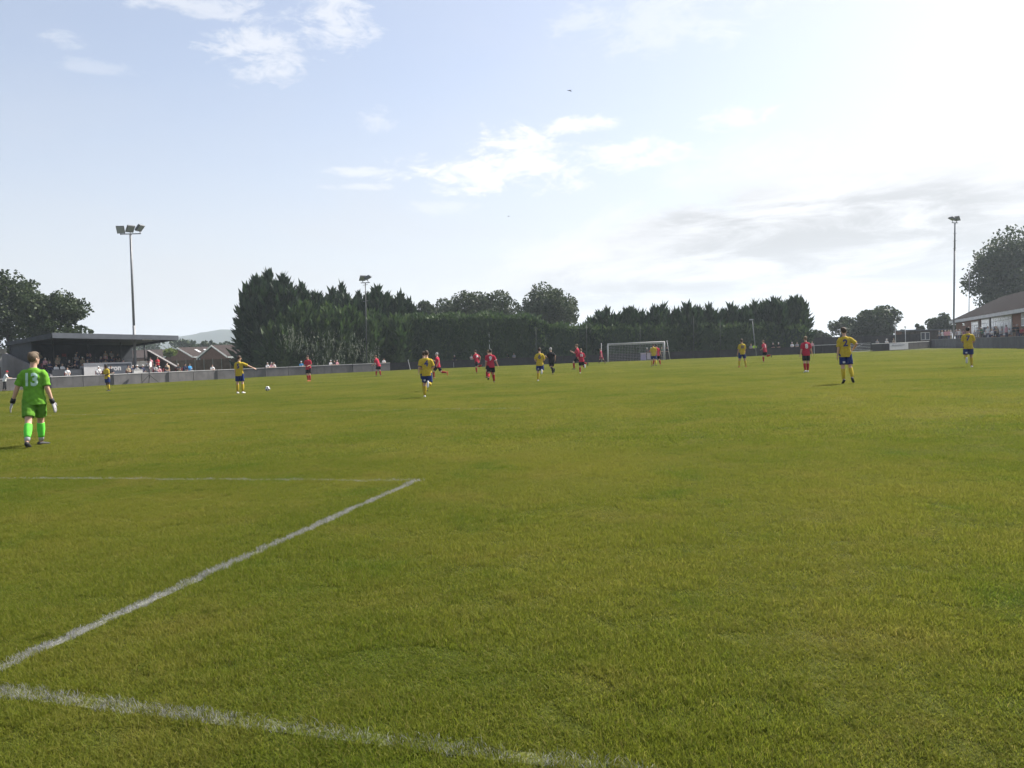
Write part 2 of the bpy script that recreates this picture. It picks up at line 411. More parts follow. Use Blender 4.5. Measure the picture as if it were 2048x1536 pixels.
def mat_line():
    mt, g, b = new_mat('line_paint')
    pos = g.add('ShaderNodeNewGeometry').outputs['Position']
    pm = paint_mask(g, pos); fine = g.noise(pos, 30.0, 4, 0.7); long = g.noise(pos, 1.1, 3)
    f = g.math('MULTIPLY', pm, g.math('MULTIPLY', g.step(fine, 0.3, 0.6), g.step(long, 0.2, 0.55, .45, 1.0)))
    c = g.mix(f, g.mix(1.0, grass_colour(g, pos), (.52, .52, .55, 1), 'MULTIPLY'), (.26, .26, .28, 1))
    g.put(b.inputs['Base Color'], c); b.inputs['Roughness'].default_value = 0.95; b.inputs['Specular IOR Level'].default_value = 0.1
    return mt
M['turf'] = mat_ground(); M['blade'] = mat_blade(); M['line'] = mat_line()

tag(MB().add([(-4000, -600, 0), (4000, -600, 0), (4000, 5000, 0), (-4000, 5000, 0)], [(0, 1, 2, 3)]).build('ground', M['turf']), kind='structure')
for nm, (a, b, w) in LINES.items():
    d = (b - a).normalized(); n = Vector((-d.y, d.x, 0)) * (w * .36)
    z = Vector((0, 0, 0.0012 + 0.0004 * list(LINES).index(nm)))
    tag(MB().add([a - n + z, b - n + z, b + n + z, a + n + z], [(0, 1, 2, 3)]).build('pitch_line', M['line']), kind='structure')

def grass_patch(size, n, h0, h1, w):
    p = (rng.random((n, 2)) - 0.5) * size
    h = h0 + (h1 - h0) * rng.random(n) ** 1.6
    h *= 0.75 + 0.5 * (np.sin(p[:, 0] * 19 + 1) * np.sin(p[:, 1] * 23) * 0.5 + 0.5)
    th = rng.random(n) * 2 * np.pi; be = rng.random(n) * 2 * np.pi; lean = 0.25 + 1.25 * rng.random(n)
    sx = np.cos(th) * w; sy = np.sin(th) * w; bx = np.cos(be) * lean * h; by = np.sin(be) * lean * h
    z = np.zeros(n)
    b0 = np.stack([p[:, 0] - sx, p[:, 1] - sy, z], 1); b1 = np.stack([p[:, 0] + sx, p[:, 1] + sy, z], 1)
    m0 = np.stack([p[:, 0] - sx * .8 + bx * .35, p[:, 1] - sy * .8 + by * .35, h * .62], 1)
    m1 = np.stack([p[:, 0] + sx * .8 + bx * .35, p[:, 1] + sy * .8 + by * .35, h * .62], 1)
    t = np.stack([p[:, 0] + bx, p[:, 1] + by, h], 1)
    v = np.stack([b0, b1, m1, m0, t], 1).reshape(-1, 3)
    me = bpy.data.meshes.new('grass_patch')
    me.vertices.add(5 * n); me.loops.add(7 * n); me.polygons.add(2 * n)
    me.vertices.foreach_set('co', v.astype(np.float32).ravel())
    k = np.arange(n)[:, None] * 5
    idx = np.concatenate([k + [0, 1, 2, 3], k + [3, 2, 4]], 1).ravel()
    me.loops.foreach_set('vertex_index', idx.astype(np.int32))
    ls = (np.arange(n)[:, None] * 7 + [0, 4]).ravel()
    me.polygons.foreach_set('loop_start', ls.astype(np.int32)); me.polygons.foreach_set('loop_total', np.tile([4, 3], n).astype(np.int32))
    me.update(calc_edges=True); me.validate(); me.materials.append(M['blade'])
    return me
def grass_field(name, label, pts, patches):
    """one object of mown grass: its points carry small patches of blades"""
    pts = np.array(pts); n = len(pts)
    me = bpy.data.meshes.new(name); me.vertices.add(n)
    me.vertices.foreach_set('co', pts.astype(np.float32).ravel())
    at = me.attributes.new('turn', 'FLOAT', 'POINT'); at.data.foreach_set('value', (rng.random(n) * 6.283).astype(np.float32))
    at = me.attributes.new('size', 'FLOAT', 'POINT'); at.data.foreach_set('value', (0.6 + 0.75 * rng.random(n) ** 1.5).astype(np.float32))
    at = me.attributes.new('pick', 'INT', 'POINT'); at.data.foreach_set('value', rng.integers(0, len(patches), n).astype(np.int32))
    me.materials.append(M['blade'])
    o = link(name, me); tag(o, label, 'grass', kind='stuff')
    ng = bpy.data.node_groups.new(name, 'GeometryNodeTree')
    ng.interface.new_socket('Geometry', in_out='INPUT', socket_type='NodeSocketGeometry')
    ng.interface.new_socket('Geometry', in_out='OUTPUT', socket_type='NodeSocketGeometry')
    N = ng.nodes; L = ng.links
    gi = N.new('NodeGroupInput'); go = N.new('NodeGroupOutput')
    g2i = N.new('GeometryNodeGeometryToInstance')
    for pm in reversed(patches):
        src = bpy.data.objects.new('grass_patch', pm)
        oi = N.new('GeometryNodeObjectInfo'); oi.inputs['Object'].default_value = src; oi.inputs['As Instance'].default_value = True
        L.new(oi.outputs['Geometry'], g2i.inputs[0])
    # several geometries joined as instances, picked by index
    jg = N.new('GeometryNodeJoinGeometry')
    N.remove(g2i)
    for nd in [x for x in N if x.bl_idname == 'GeometryNodeObjectInfo']: L.new(nd.outputs['Geometry'], jg.inputs[0])
    ip = N.new('GeometryNodeInstanceOnPoints'); ip.inputs['Pick Instance'].default_value = True
    def attr(nm, ty):
        a = N.new('GeometryNodeInputNamedAttribute'); a.data_type = ty; a.inputs[0].default_value = nm; return a.outputs[0]
    cx = N.new('ShaderNodeCombineXYZ'); L.new(attr('turn', 'FLOAT'), cx.inputs[2])
    L.new(gi.outputs[0], ip.inputs['Points']); L.new(jg.outputs[0], ip.inputs['Instance'])
    L.new(attr('pick', 'INT'), ip.inputs['Instance Index'])
    er = N.new('FunctionNodeEulerToRotation'); L.new(cx.outputs[0], er.inputs[0]); L.new(er.outputs[0], ip.inputs['Rotation'])
    sc = N.new('ShaderNodeCombineXYZ'); sc.inputs[0].default_value = 1; sc.inputs[1].default_value = 1
    L.new(attr('size', 'FLOAT'), sc.inputs[2]); L.new(sc.outputs[0], ip.inputs['Scale'])
    L.new(ip.outputs[0], go.inputs[0])
    md = o.modifiers.new('blades', 'NODES'); md.node_group = ng
    return o
def wedge(y0, y1, step, slope=0.74, extra=5.0):
    pts = []; y = y0
    while y < y1:
        w = slope * max(y, 0) + extra; x = -w
        while x < w:
            pts.append((x + (random.random() - .5) * step * .25, y + (random.random() - .5) * step * .25, 0.0)); x += step
        y += step
    return pts
near = [grass_patch(0.52, 5200, .010, .032, .0013) for _ in range(4)]
far = [grass_patch(1.15, 5600, .016, .036, .0032) for _ in range(3)]
grass_field('mown_grass', 'short mown grass blades covering the near end of the pitch', wedge(-2.0, 11, .345), near)
grass_field('mown_grass', 'short mown grass covering the pitch farther from the camera', wedge(11, 50, .78), far)
coarse = [grass_patch(2.4, 3400, .028, .055, .011) for _ in range(3)]
grass_field('mown_grass', 'short mown grass covering the far half of the pitch', [p for p in wedge(50, 104, 1.65, .66) if p[0] > -44.5 + (p[1] - 67.5) * .72 + 1.2 and p[0] < 55 + (p[1] - 83.5) * .27 - 1.5], coarse)

# ------------------------------------------------------------------ hills
def hill():
    nx, ny = 220, 24; vs = []; fs = []
    for j in range(ny + 1):
        for i in range(nx + 1):
            x = -2200 + 2200 * i / nx; y = 1700 + 650 * j / ny
            px = 1024 + F * x / y
            prof = 76 + 26 * math.exp(-((px - 490) / 130) ** 2) - 18 * max(0, (px - 560) / 450)
            z = prof * math.sin(math.pi * min(1, j / ny * 0.95 + 0.03)) ** 0.7
            z += 5.0 * noise.fractal(Vector((x * .008, y * .008, 0)), 1.0, 2.0, 5) + 4.0 * noise.noise(Vector((x * .03, y * .03, 3)))
            vs.append((x, y, z - 3 if 0 < j else -4))
    for j in range(ny):
        for i in range(nx):
            a = j * (nx + 1) + i; fs.append((a, a + 1, a + nx + 2, a + nx + 1))
    me = bpy.data.meshes.new('hill'); me.from_pydata(vs, [], fs); me.shade_smooth()
    mt, g, b = new_mat('wooded_hill')
    pos = g.add('ShaderNodeNewGeometry').outputs['Position']
    n = g.noise(pos, 0.06, 6, 0.7)
    g.put(b.inputs['Base Color'], g.mix(g.step(n, .35, .65), (.018, .028, .018, 1), (.045, .056, .032, 1)))
    b.inputs['Roughness'].default_value = 1.0; b.inputs['Specular IOR Level'].default_value = 0
    tag(link('hill', me, mt), kind='structure')
hill()

# ------------------------------------------------------------------ trees
def limb_set(mb, base, h, spread, n, r0):
    top = Vector((0, 0, h))
    mb.tube([(0, 0, -0.1), (0.05 * h * .3, 0, h * .35), (0, 0.02 * h, h * .7)], [r0, r0 * .72, r0 * .4], 10)
    for k in range(n):
        a = 2 * math.pi * k / n + random.uniform(-.4, .4); z0 = h * random.uniform(.28, .6)
        e = Vector((math.cos(a) * spread * random.uniform(.45, .7), math.sin(a) * spread * random.uniform(.45, .7), h * random.uniform(.60, .84)))
        mid = Vector((e.x * .45, e.y * .45, z0 + (e.z - z0) * .35))
        mb.tube([(0, 0, z0), mid, e], [r0 * .42, r0 * .26, r0 * .08], 6)
def broadleaf(name, label, px, dist, wpx, top_py, group=None, z0=0.28, leafs=9000, lobes=34, size=.30, squash=1.0, matn='oak', dx=0, low=0.0):
    """broadleaf tree: photo column, distance, crown width in photo pixels, top row"""
    base = onground(px, dist); H = zat(px, top_py, dist); rw = wpx * dist / F / 2
    t = empty(name, base, 0, label, 'tree', group)
    mb = MB(); limb_set(mb, base, H, rw, 8, max(.22, H * .028)); mb.build('trunk', M['bark'], t, True)
    cz = H * (z0 + 1) / 2; rz = H * (1 - z0) / 2
    cs = []; rs = []
    for k in range(lobes):
        v = unit(1)[0]; v[2] = v[2] * .9 + .12
        rr = (0.45 + 0.42 * rng.random())
        c = np.array([v[0] * rw * rr, v[1] * rw * rr, cz + v[2] * rz * rr * squash])
        cs.append(c); rs.append((0.24 + 0.20 * rng.random()) * min(rw, rz * 1.1))
    cs = np.array(cs); rs = np.array(rs)
    k = rng.choice(len(cs), leafs, p=rs ** 2 / (rs ** 2).sum())
    u = unit(leafs); rad = (0.55 + 0.5 * rng.random(leafs) ** .6)
    # clumps: leaves gather on twigs inside every lobe
    nt = 26; tw = unit(len(cs) * nt).reshape(len(cs), nt, 3)
    tp = tw[k, rng.integers(0, nt, leafs)]
    u = u * .42 + tp; u /= np.linalg.norm(u, axis=1, keepdims=True)
    c = cs[k] + u * (rs[k] * rad)[:, None] * [1, 1, .82]
    keep = c[:, 2] > H * (z0 - .12); c = c[keep]
    a, b = frames(len(c)); s = size * (0.55 + 0.8 * rng.random(len(c)))[:, None]
    link('crown', diam_mesh('crown', c, a * s * .5, b * s * .72), M[matn], t)
    return t
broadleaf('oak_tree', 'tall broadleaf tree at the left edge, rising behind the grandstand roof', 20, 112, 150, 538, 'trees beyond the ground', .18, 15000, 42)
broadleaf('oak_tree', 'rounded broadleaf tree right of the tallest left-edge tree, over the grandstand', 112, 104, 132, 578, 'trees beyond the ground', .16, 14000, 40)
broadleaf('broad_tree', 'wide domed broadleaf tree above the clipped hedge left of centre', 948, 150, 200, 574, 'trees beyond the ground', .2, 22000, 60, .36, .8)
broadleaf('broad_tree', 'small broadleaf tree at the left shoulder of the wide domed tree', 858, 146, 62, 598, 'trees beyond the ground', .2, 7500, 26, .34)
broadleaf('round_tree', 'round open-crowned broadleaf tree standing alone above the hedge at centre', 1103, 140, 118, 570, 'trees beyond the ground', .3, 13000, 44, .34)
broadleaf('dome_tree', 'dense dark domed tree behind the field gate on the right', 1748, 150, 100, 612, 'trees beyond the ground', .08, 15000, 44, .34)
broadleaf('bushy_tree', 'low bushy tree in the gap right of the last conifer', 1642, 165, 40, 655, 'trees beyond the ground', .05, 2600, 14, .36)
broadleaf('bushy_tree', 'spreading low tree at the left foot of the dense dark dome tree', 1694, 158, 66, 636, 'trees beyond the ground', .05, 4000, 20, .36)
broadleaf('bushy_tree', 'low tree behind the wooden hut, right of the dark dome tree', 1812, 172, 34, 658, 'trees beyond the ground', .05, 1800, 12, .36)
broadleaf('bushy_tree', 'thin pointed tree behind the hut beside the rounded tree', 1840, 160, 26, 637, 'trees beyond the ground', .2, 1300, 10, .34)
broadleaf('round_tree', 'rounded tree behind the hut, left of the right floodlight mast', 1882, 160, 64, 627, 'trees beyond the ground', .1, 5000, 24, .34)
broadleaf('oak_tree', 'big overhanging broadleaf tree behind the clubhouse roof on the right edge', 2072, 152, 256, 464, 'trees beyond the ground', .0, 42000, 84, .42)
for i, (px, d, w, ty) in enumerate([(345, 300, 62, 672), (372, 250, 50, 670), (396, 260, 46, 676), (420, 245, 44, 671), (446, 270, 50, 680), (468, 300, 50, 674), (300, 330, 60, 672), (262, 350, 60, 671), (225, 340, 56, 673), (190, 300, 60, 670)]):
    broadleaf('far_tree', ['pale', 'dark', 'bushy', 'slim', 'broad', 'rounded', 'distant', 'hazy', 'low', 'spreading'][i] + ' far tree below the wooded hill, ' +
              ['right of the grandstand roof end', 'above the left bungalow ridge', 'between the two bungalow ridges', 'behind the right bungalow gable', 'above the right bungalow roof', 'touching the leftmost conifer',
               'showing above the grandstand roof end', 'just right of the left floodlight mast', 'left of the left floodlight mast', 'at the right foot of the grandstand oak'][i],
              px, d, w, ty, 'far trees under the hill', -.15, 2200, 18, .75, 1.0, 'wood_far')
def bush(name, label, px, dist, py, wpx, hpx, mt, n, size):
    t = empty(name, onground(px, dist), 0, label, 'shrub')
    zc = zat(px, py, dist); r = wpx * dist / F / 2; rz = hpx * dist / F / 2
    u = unit(n); c = u * (rng.random(n) ** .4)[:, None] * [r, r, rz] + [0, 0, zc]
    a, b = frames(n); s = size * (.5 + rng.random(n))[:, None]
    link('crown', diam_mesh('crown', c, a * s * .5, b * s * .7), M[mt], t)
    MB().tube([(0, 0, -.1), (0, 0, zc)], [.09, .04], 6).build('trunk', M['bark'], t)
bush('leafy_shrub', 'bright yellow-green shrub left of the first bungalow gable', 342, 150, 705, 26, 16, 'shrub', 500, .4)

def conifer(label, px, dist, wpx, top_py, n=3000, group=None, lean=0.0, matn='cypress'):
    base = onground(px, dist); H = zat(px, top_py, dist); Rm = wpx * dist / F / 2
    t = empty('cypress_tree', base, 0, label, 'tree', group)
    MB().tube([(0, 0, -.1), (0, 0, H * .5), (lean * .3, 0, H * .93)], [H * .022, H * .014, .03], 8).build('trunk', M['bark'], t, True)
    # one main leader and several lesser ones, each a pointed spray-covered spire
    ld = [(0.0, 0.0, H, Rm * .86)]
    for k in range(11):
        a = 6.283 * (k + random.random() * .6) / 11 * 1.9; r = Rm * random.uniform(.28, .74)
        ld.append((math.cos(a) * r, math.sin(a) * r, H * random.uniform(.80, .975) * (1 - .16 * (r / Rm) ** 2), Rm * random.uniform(.38, .52)))
    cs = []; ds = []; ss = []; ls = []; core = MB()
    wsum = sum(l[2] * l[3] for l in ld)
    for lx, ly, h, r in ld:
        m_ = int(n * h * r / wsum); q = rng.random(m_) ** .75; th = rng.random(m_) * 2 * np.pi
        prof = r * (1 - q ** 2.4) ** .9 + .05
        br = .80 + .45 * np.sin(th * 4 + q * 27 + px + lx) * np.sin(th * 3 - q * 33)
        rr = prof * br * (1 - .35 * rng.random(m_) ** 1.6)
        out = np.stack([np.cos(th), np.sin(th), 0 * th], 1)
        cs.append(out * rr[:, None] + np.stack([lx + lean * q * q, ly + 0 * q, q * h + rr * .25], 1))
        d = out * (1.0 - .55 * q)[:, None] + np.array([0, 0, 1]) * (.30 + .9 * q)[:, None] + unit(m_) * .35
        d /= np.linalg.norm(d, axis=1, keepdims=True); ds.append(d)
        lg = rng.random(m_) < .14; cs[-1] += d * (lg * .35)[:, None]
        t_ = unit(m_); t_ -= d * (t_ * d).sum(1, keepdims=True); ss.append(t_ / np.linalg.norm(t_, axis=1, keepdims=True))
        ls.append((.30 + .55 * rng.random(m_) ** 1.5 * (1.2 - .5 * q)) * np.where(lg, 1.5, 1.0))
        k = 8; core.loft([(V3(lx + lean * (j / k) ** 2, ly, h * .95 * j / k + .05), V3(r * .66 * max(.015, 1 - (j / k) ** 2.0), 0, 0), V3(0, r * .66 * max(.015, 1 - (j / k) ** 2.0), 0)) for j in range(k + 1)], 8)
        m2 = 22; e = rng.random(m2); zt = h * (.93 + .085 * e); g_ = (.14 * (1.05 - e))[:, None]
        cs.append(np.stack([lx + lean + 0 * zt, ly + 0 * zt, zt], 1) + rng.normal(size=(m2, 3)) * g_ * [1, 1, 0])
        d2 = np.tile([0, 0, 1.], (m2, 1)) + unit(m2) * (.75 * (1.1 - e))[:, None]; ds.append(d2 / np.linalg.norm(d2, axis=1, keepdims=True)); ss.append(unit(m2) * .55); ls.append(.22 + .22 * rng.random(m2))
    ln = np.concatenate(ls)[:, None]
    link('crown', diam_mesh('crown', np.vstack(cs), np.vstack(ss) * ln * .32, np.vstack(ds) * ln), M[matn], t)
    core.build('inner_foliage', M[matn], t)
    return t
ORD = ['first', 'second', 'third', 'fourth', 'fifth', 'sixth', 'seventh', 'eighth', 'ninth', 'tenth', 'eleventh', 'twelfth', 'thirteenth', 'fourteenth', 'fifteenth', 'sixteenth', 'seventeenth', 'eighteenth', 'nineteenth', 'twentieth']
lc = [(526, 96, 84, 562, 'broad'), (540, 99, 78, 545, 'tallest'), (578, 98, 92, 553, 'full'), (606, 101, 80, 571, 'rounded'), (640, 100, 84, 590, 'leaning'), (668, 104, 64, 583, 'slender'), (700, 101, 80, 598, 'dense'),
      (686, 106, 50, 570, 'spiky'), (726, 105, 56, 592, 'narrow'), (757, 104, 66, 576, 'pointed'), (782, 106, 60, 590, 'shaggy'), (803, 105, 62, 588, 'last')]
for i, (px, d, w, ty, ad) in enumerate(lc):
    d += 9; w *= 1.4
    conifer('%s dark cypress, %s from the left in the tall left conifer clump' % (ad, ORD[i]), px, d, w, ty, 6500 if w > 100 else 4500, 'left conifer clump', .3 if i % 2 else -.2)
# a lower skirt of younger growth in front of the left clump
for i, (px, d, w, ty) in enumerate([(570, 102, 84, 640), (618, 104, 100, 606), (660, 105, 100, 612), (704, 106, 100, 618), (750, 107, 100, 628), (796, 107, 80, 636)]):
    conifer('%s bushy young cypress in the lower front of the left conifer clump' % ['leftmost', 'second', 'third', 'fourth', 'fifth', 'rightmost'][i], px, d, w, ty, 4800, 'front of the left conifer clump', 0, 'clipped')
rc = []
x = 1172
tops = [640, 622, 612, 624, 608, 618, 610, 606, 614, 604, 612, 606, 618, 604, 612, 600, 598, 592, 600, 588]
for i in range(20):
    rc.append((1176 + i * 22.3 + random.uniform(-4, 4), 113 + random.uniform(-1, 2), random.uniform(64, 92), tops[i] + 9))
for i, (px, d, w, ty) in enumerate(rc):
    conifer(('tall end cypress at the right end of the far conifer row' if i == 19 else 'dark cypress, %s from the left in the far conifer row behind the goal' % ORD[i]), px, d, w if i < 19 else 62, ty, 3800 if i < 19 else 5000, 'far conifer row', .25 if i % 3 == 0 else -.1)

def hedge(name, label, pts, depth, dens, group=None):
    """clipped hedge along photo columns: (px, distance, top row)"""
    A = [(onground(p, d), zat(p, t, d)) for p, d, t in pts]
    t = empty(name, A[0][0], 0, label, 'hedge', group); o = A[0][0]
    C = []; U = []; V = []
    core = MB()
    for (a, ha), (b, hb) in zip(A, A[1:]):
        L = (b - a).length; d = (b - a).normalized(); bk = Vector((-d.y, d.x, 0))
        core.prism([a - o + bk * .35, b - o + bk * .35, b - o + bk * .35 + Vector((0, 0, hb - .3)), a - o + bk * .35 + Vector((0, 0, ha - .3))], bk * (depth - .4))
        n = int(L * (ha + hb) / 2 * dens); n2 = int(L * depth * dens)
        u = rng.random(n); w = rng.random(n)
        hh = ha + (hb - ha) * u
        bulge = .25 * np.sin(u * L * 1.3) + .2 * np.sin(u * L * 2.9 + w * 5)
        f = np.outer(u * L, d) + np.outer(bulge + rng.normal(size=n) * .14 - .1, -np.array(bk)) + np.array([0, 0, 1]) * (w * hh)[:, None]
        u2 = rng.random(n2); w2 = rng.random(n2); h2 = ha + (hb - ha) * u2
        g2 = np.outer(u2 * L, d) + np.outer(w2 * depth, bk) + np.array([0, 0, 1]) * (h2 + rng.normal(size=n2) * .2 + .18 * np.sin(u2 * L * 1.7) + .22 * np.sin(u2 * L * .63 + 1) * np.sin(u2 * L * 4.1 + w2 * 6))[:, None]
        cc = np.vstack([f, g2]) + np.array(a - o)
        dd = np.vstack([np.outer(np.ones(n), -np.array(bk)) * .5 + [0, 0, .8], np.tile([0, 0, 1.], (n2, 1))]) + unit(n + n2) * .7
        dd /= np.linalg.norm(dd, axis=1, keepdims=True)
        ss = unit(n + n2); ln = (np.r_[np.full(n, .14), np.full(n2, .2)] + .22 * rng.random(n + n2))[:, None]
        C.append(cc); U.append(ss * ln * .5); V.append(dd * ln)
    link('foliage', diam_mesh('foliage', np.vstack(C), np.vstack(U), np.vstack(V)), M['clipped'], t)
    core.build('inner_foliage', M['cypress'], t)
    return t
hedge('clipped_hedge', 'long tall clipped hedge with a level green top left of the goal', [(806, 106.5, 646), (830, 107, 634), (900, 107.5, 633), (980, 108, 632), (1060, 108, 634), (1100, 108.5, 645)], 4.5, 26)
hedge('clipped_hedge', 'lower clipped dark hedge running behind the goal to the right end', [(1066, 109.5, 648), (1180, 110, 655), (1300, 110, 654), (1420, 110, 652), (1530, 110, 651), (1612, 110, 654)], 3.0, 20)
def twigs(label, px, dist, py, wpx, hpx, n):
    o = P(px, py, dist); o0 = onground(px, dist)
    t = empty('pale_creeper', o0, 0, label, 'creeper')
    k = n // 7; cx = rng.normal(size=k) * wpx * dist / F * .32; cz = (rng.random(k) - .5) * hpx * dist / F
    i = rng.integers(0, k, n); j = rng.random(n)
    c = np.stack([cx[i] + (j - .5) * .35 * np.sin(i), rng.normal(size=n) * .05, cz[i] - j * 1.3 + (o.z)], 1)
    d = np.tile([0.1, 0, 1.], (n, 1)) + unit(n) * .5; s = unit(n); ln = (.07 + .10 * rng.random(n))[:, None]
    link('foliage', diam_mesh('foliage', c, s * ln * .5, d * ln), M['deadtwig'], t)
twigs('pale dry twigs hanging on the front of the left conifer clump, left patch', 588, 98.3, 668, 34, 40, 420)
twigs('pale hanging creeper strands on the front of the left conifer clump, middle', 660, 100.3, 690, 110, 60, 900)
twigs('pale dry strands low on the conifers beside the middle floodlight mast', 728, 101.8, 700, 40, 44, 360)

# ------------------------------------------------------------------ haze
def haze():  # air haze, also standing in for veiling lens flare
    o = MB().box((0, 1700, 84), (7600, 4400, 176)).build('haze', None)
    mt = bpy.data.materials.new('haze_and_flare'); mt.use_nodes = True; g = NT(mt.node_tree); g.n.clear()
    out = g.add('ShaderNodeOutputMaterial'); v = g.add('ShaderNodeVolumePrincipled')
    v.inputs['Color'].default_value = (.80, .90, 1, 1); v.inputs['Density'].default_value = 0.00034; v.inputs['Anisotropy'].default_value = 0.2
    g.l.new(v.outputs[0], out.inputs['Volume'])
    o.data.materials.append(mt); tag(o, 'thin pale haze over the ground, imitating lens flare as well', 'haze', kind='stuff')
haze()

# ------------------------------------------------------------------ walls and fences round the pitch
def along(poly, step):
    """evenly spaced points along a ground polyline"""
    out = []; carry = 0.0
    for a, b in zip(poly, poly[1:]):
        L = (b - a).length; d = (b - a).normalized(); t = carry
        while t < L: out.append(a + d * t); t += step
        carry = t - L
    out.append(poly[-1]); return out
UP = Vector((0, 0, 1))
WALL = [V3(-62, 42, 0), V3(-44.5, 67.5, 0), V3(-31.6, 86.5, 0), V3(-15.9, 101.0, 0)]
def perimeter_wall(name, label, poly, h, th, panel_m, cap_m, step=3.0, posts=None, cap=0.06, cat='wall'):
    root = empty(name, poly[0], 0, label, cat); o = poly[0]
    ps = along(poly, step)
    for a, b in zip(ps, ps[1:]):
        if (b - a).length < .2: continue
        d = (b - a).normalized(); n = V3(-d.y, d.x, 0); hh = h * random.uniform(.995, 1.005)
        MB().box((a + b) / 2 - o + UP * hh / 2, ((b - a).length - .05, th, hh), d, n).build('panel', panel_m, root)
        MB().box((a + b) / 2 - o + UP * (hh + cap / 2 + .003), ((b - a).length - .004, th + .06, cap), d, n).build('capping', cap_m, root)
    if posts:
        for a in along(poly, posts)[1:-1]:
            MB().box(a - o + V3(.10, -.10, h * .52), (.08, .08, h * 1.04)).build('post', M['dark_metal'], root)
    return root
perimeter_wall('perimeter_wall', 'long low grey concrete wall with pale capping along the left touchline', WALL, 1.02, .12, M['concrete'], M['rail_pale'], 2.9, 5.8)
FAR = [onground(775, 101.6), onground(840, 103.5), onground(1000, 105.5), onground(1217, 106.5), onground(1440, 106), onground(1560, 106), onground(1696, 106.5)]
perimeter_wall('boundary_fence', 'low dark board fence behind the far goal under the hedge', FAR, 1.0, .06, M['fence_dark'], M['fence_dark'], 3.0, None, .05, 'fence')
FAR2 = [onground(1744, 107.5), onground(1800, 112), onground(1832, 118), onground(1858, 123)]
perimeter_wall('boundary_fence', 'dark board fence with white top rail right of the field gate', FAR2, 1.02, .06, M['fence_dark'], M['white'], 2.4, None, .07, 'fence')
MB_ = MB()
a, b = onground(1628, 105.9), onground(1694, 106.3)
tag(MB().bar(a + UP * 1.17, b + UP * 1.17, .07).bar(a + UP * .02 , a + UP * 1.13, .06).bar(b + UP * .02, b + UP * 1.13, .06).build('top_rail', M['rail_pale']), 'pale tubular rail on the fence between the red eight shirt and the field gate', 'rail')
# tall back fence behind the fence on the right
def board_fence(name, label, a, b, h, n, m, cat='fence', gap=.03, post=True):
    root = empty(name, a, 0, label, cat); d = (b - a).normalized(); L = (b - a).length / n; nn = V3(-d.y, d.x, 0)
    for i in range(n):
        MB().box(d * (L * (i + .5)) + UP * (h / 2), (L - gap, .05, h * random.uniform(.985, 1.015)), d, nn).build('board', m, root)
        if post: MB().box(d * (L * i) + UP * (h / 2 + .06) - nn * .05, (.11, .11, h + .12), d, nn).build('post', M['post_conc'] if m is not M['fence_dark'] else m, root)
    return root
board_fence('back_fence', 'tall dark board fence behind the field gate under the dome tree', onground(1622, 121), onground(1840, 128), 2.35, 30, M['fence_dark'], post=False)
board_fence('garden_fence', 'brown wooden panel fence with posts in front of the bungalows', onground(318, 108), onground(478, 112), 2.5, 9, M['fence_wood'])
# field gate
def field_gate():
    a = onground(1698, 105.6); b = onground(1742, 106.2); root = empty('field_gate', a, 0, 'pale metal five-bar field gate in the far right fence', 'gate')
    d = b - a
    for i in range(6): MB().bar(UP * (.14 + .21 * i), d + UP * (.14 + .21 * i), .055).build('rail', M['rail_pale'], root)
    for k in (0, .98): MB().bar(d * k + UP * .0 - V3(0, .06, 0), d * k + UP * 1.35 - V3(0, .06, 0), .09).build('post', M['dark_metal'], root)
    MB().bar(UP * .2 - V3(0, .05, 0), d * .6 + UP * 1.1 - V3(0, .05, 0), .04).build('brace', M['rail_pale'], root)
field_gate()
def ad_board(name, label, pa, pb, da, db, z0, z1, m, extra=None):
    a = onground(pa, da); b = onground(pb, db); d = (b - a); L = d.length; d.normalize(); n = V3(-d.y, d.x, 0)
    root = empty(name, a, 0, label, 'board')
    MB().box(d * L / 2 + UP * (z0 + z1) / 2, (L, .04, z1 - z0), d, n).build('panel', m, root)
    for k in (.1, .9): MB().box(d * L * k + UP * (z0 + .3) * .5 + n * .06, (.06, .06, z0 + .3), d, n).build('leg', M['dark_metal'], root)
    if extra: extra(root, d, n, L)
    return root
def e1(root, d, n, L):
    MB().box(d * L * .34 + UP * .74 - n * .03, (L * .46, .02, .16), d, n).build('lettering', M['lettering'], root)
    MB().box(d * L * .70 + UP * .76 - n * .03, (L * .2, .02, .09), d, n).build('lettering', M['lettering'], root)
ad_board('advert_board', 'pale advertising board on the dark fence left of the hut', 1779, 1816, 109.3, 113.8, .08, .98, M['adboard'], e1)
def e2(root, d, n, L):
    MB().box(d * L * .5 + UP * .93 - n * .03, (L * .98, .02, .18), d, n).build('header', M['pinkish'], root)
def e3(root, d, n, L):
    MB().loft([(d * L * .62 + UP * .55 - n * .025, d * .27, UP * .27), (d * L * .62 + UP * .55 - n * .05, d * .27, UP * .27)], 20).build('emblem', M['blue'], root)
ad_board('advert_board', 'lilac advertising board behind the far goal, left of the pair', 1280, 1292, 105.6, 105.6, .05, 1.05, M['purple'], e2)
ad_board('advert_board', 'pinkish board with a round blue emblem behind the far goal', 1293.5, 1309, 105.6, 105.6, .12, 1.0, M['pinkish'], e3)

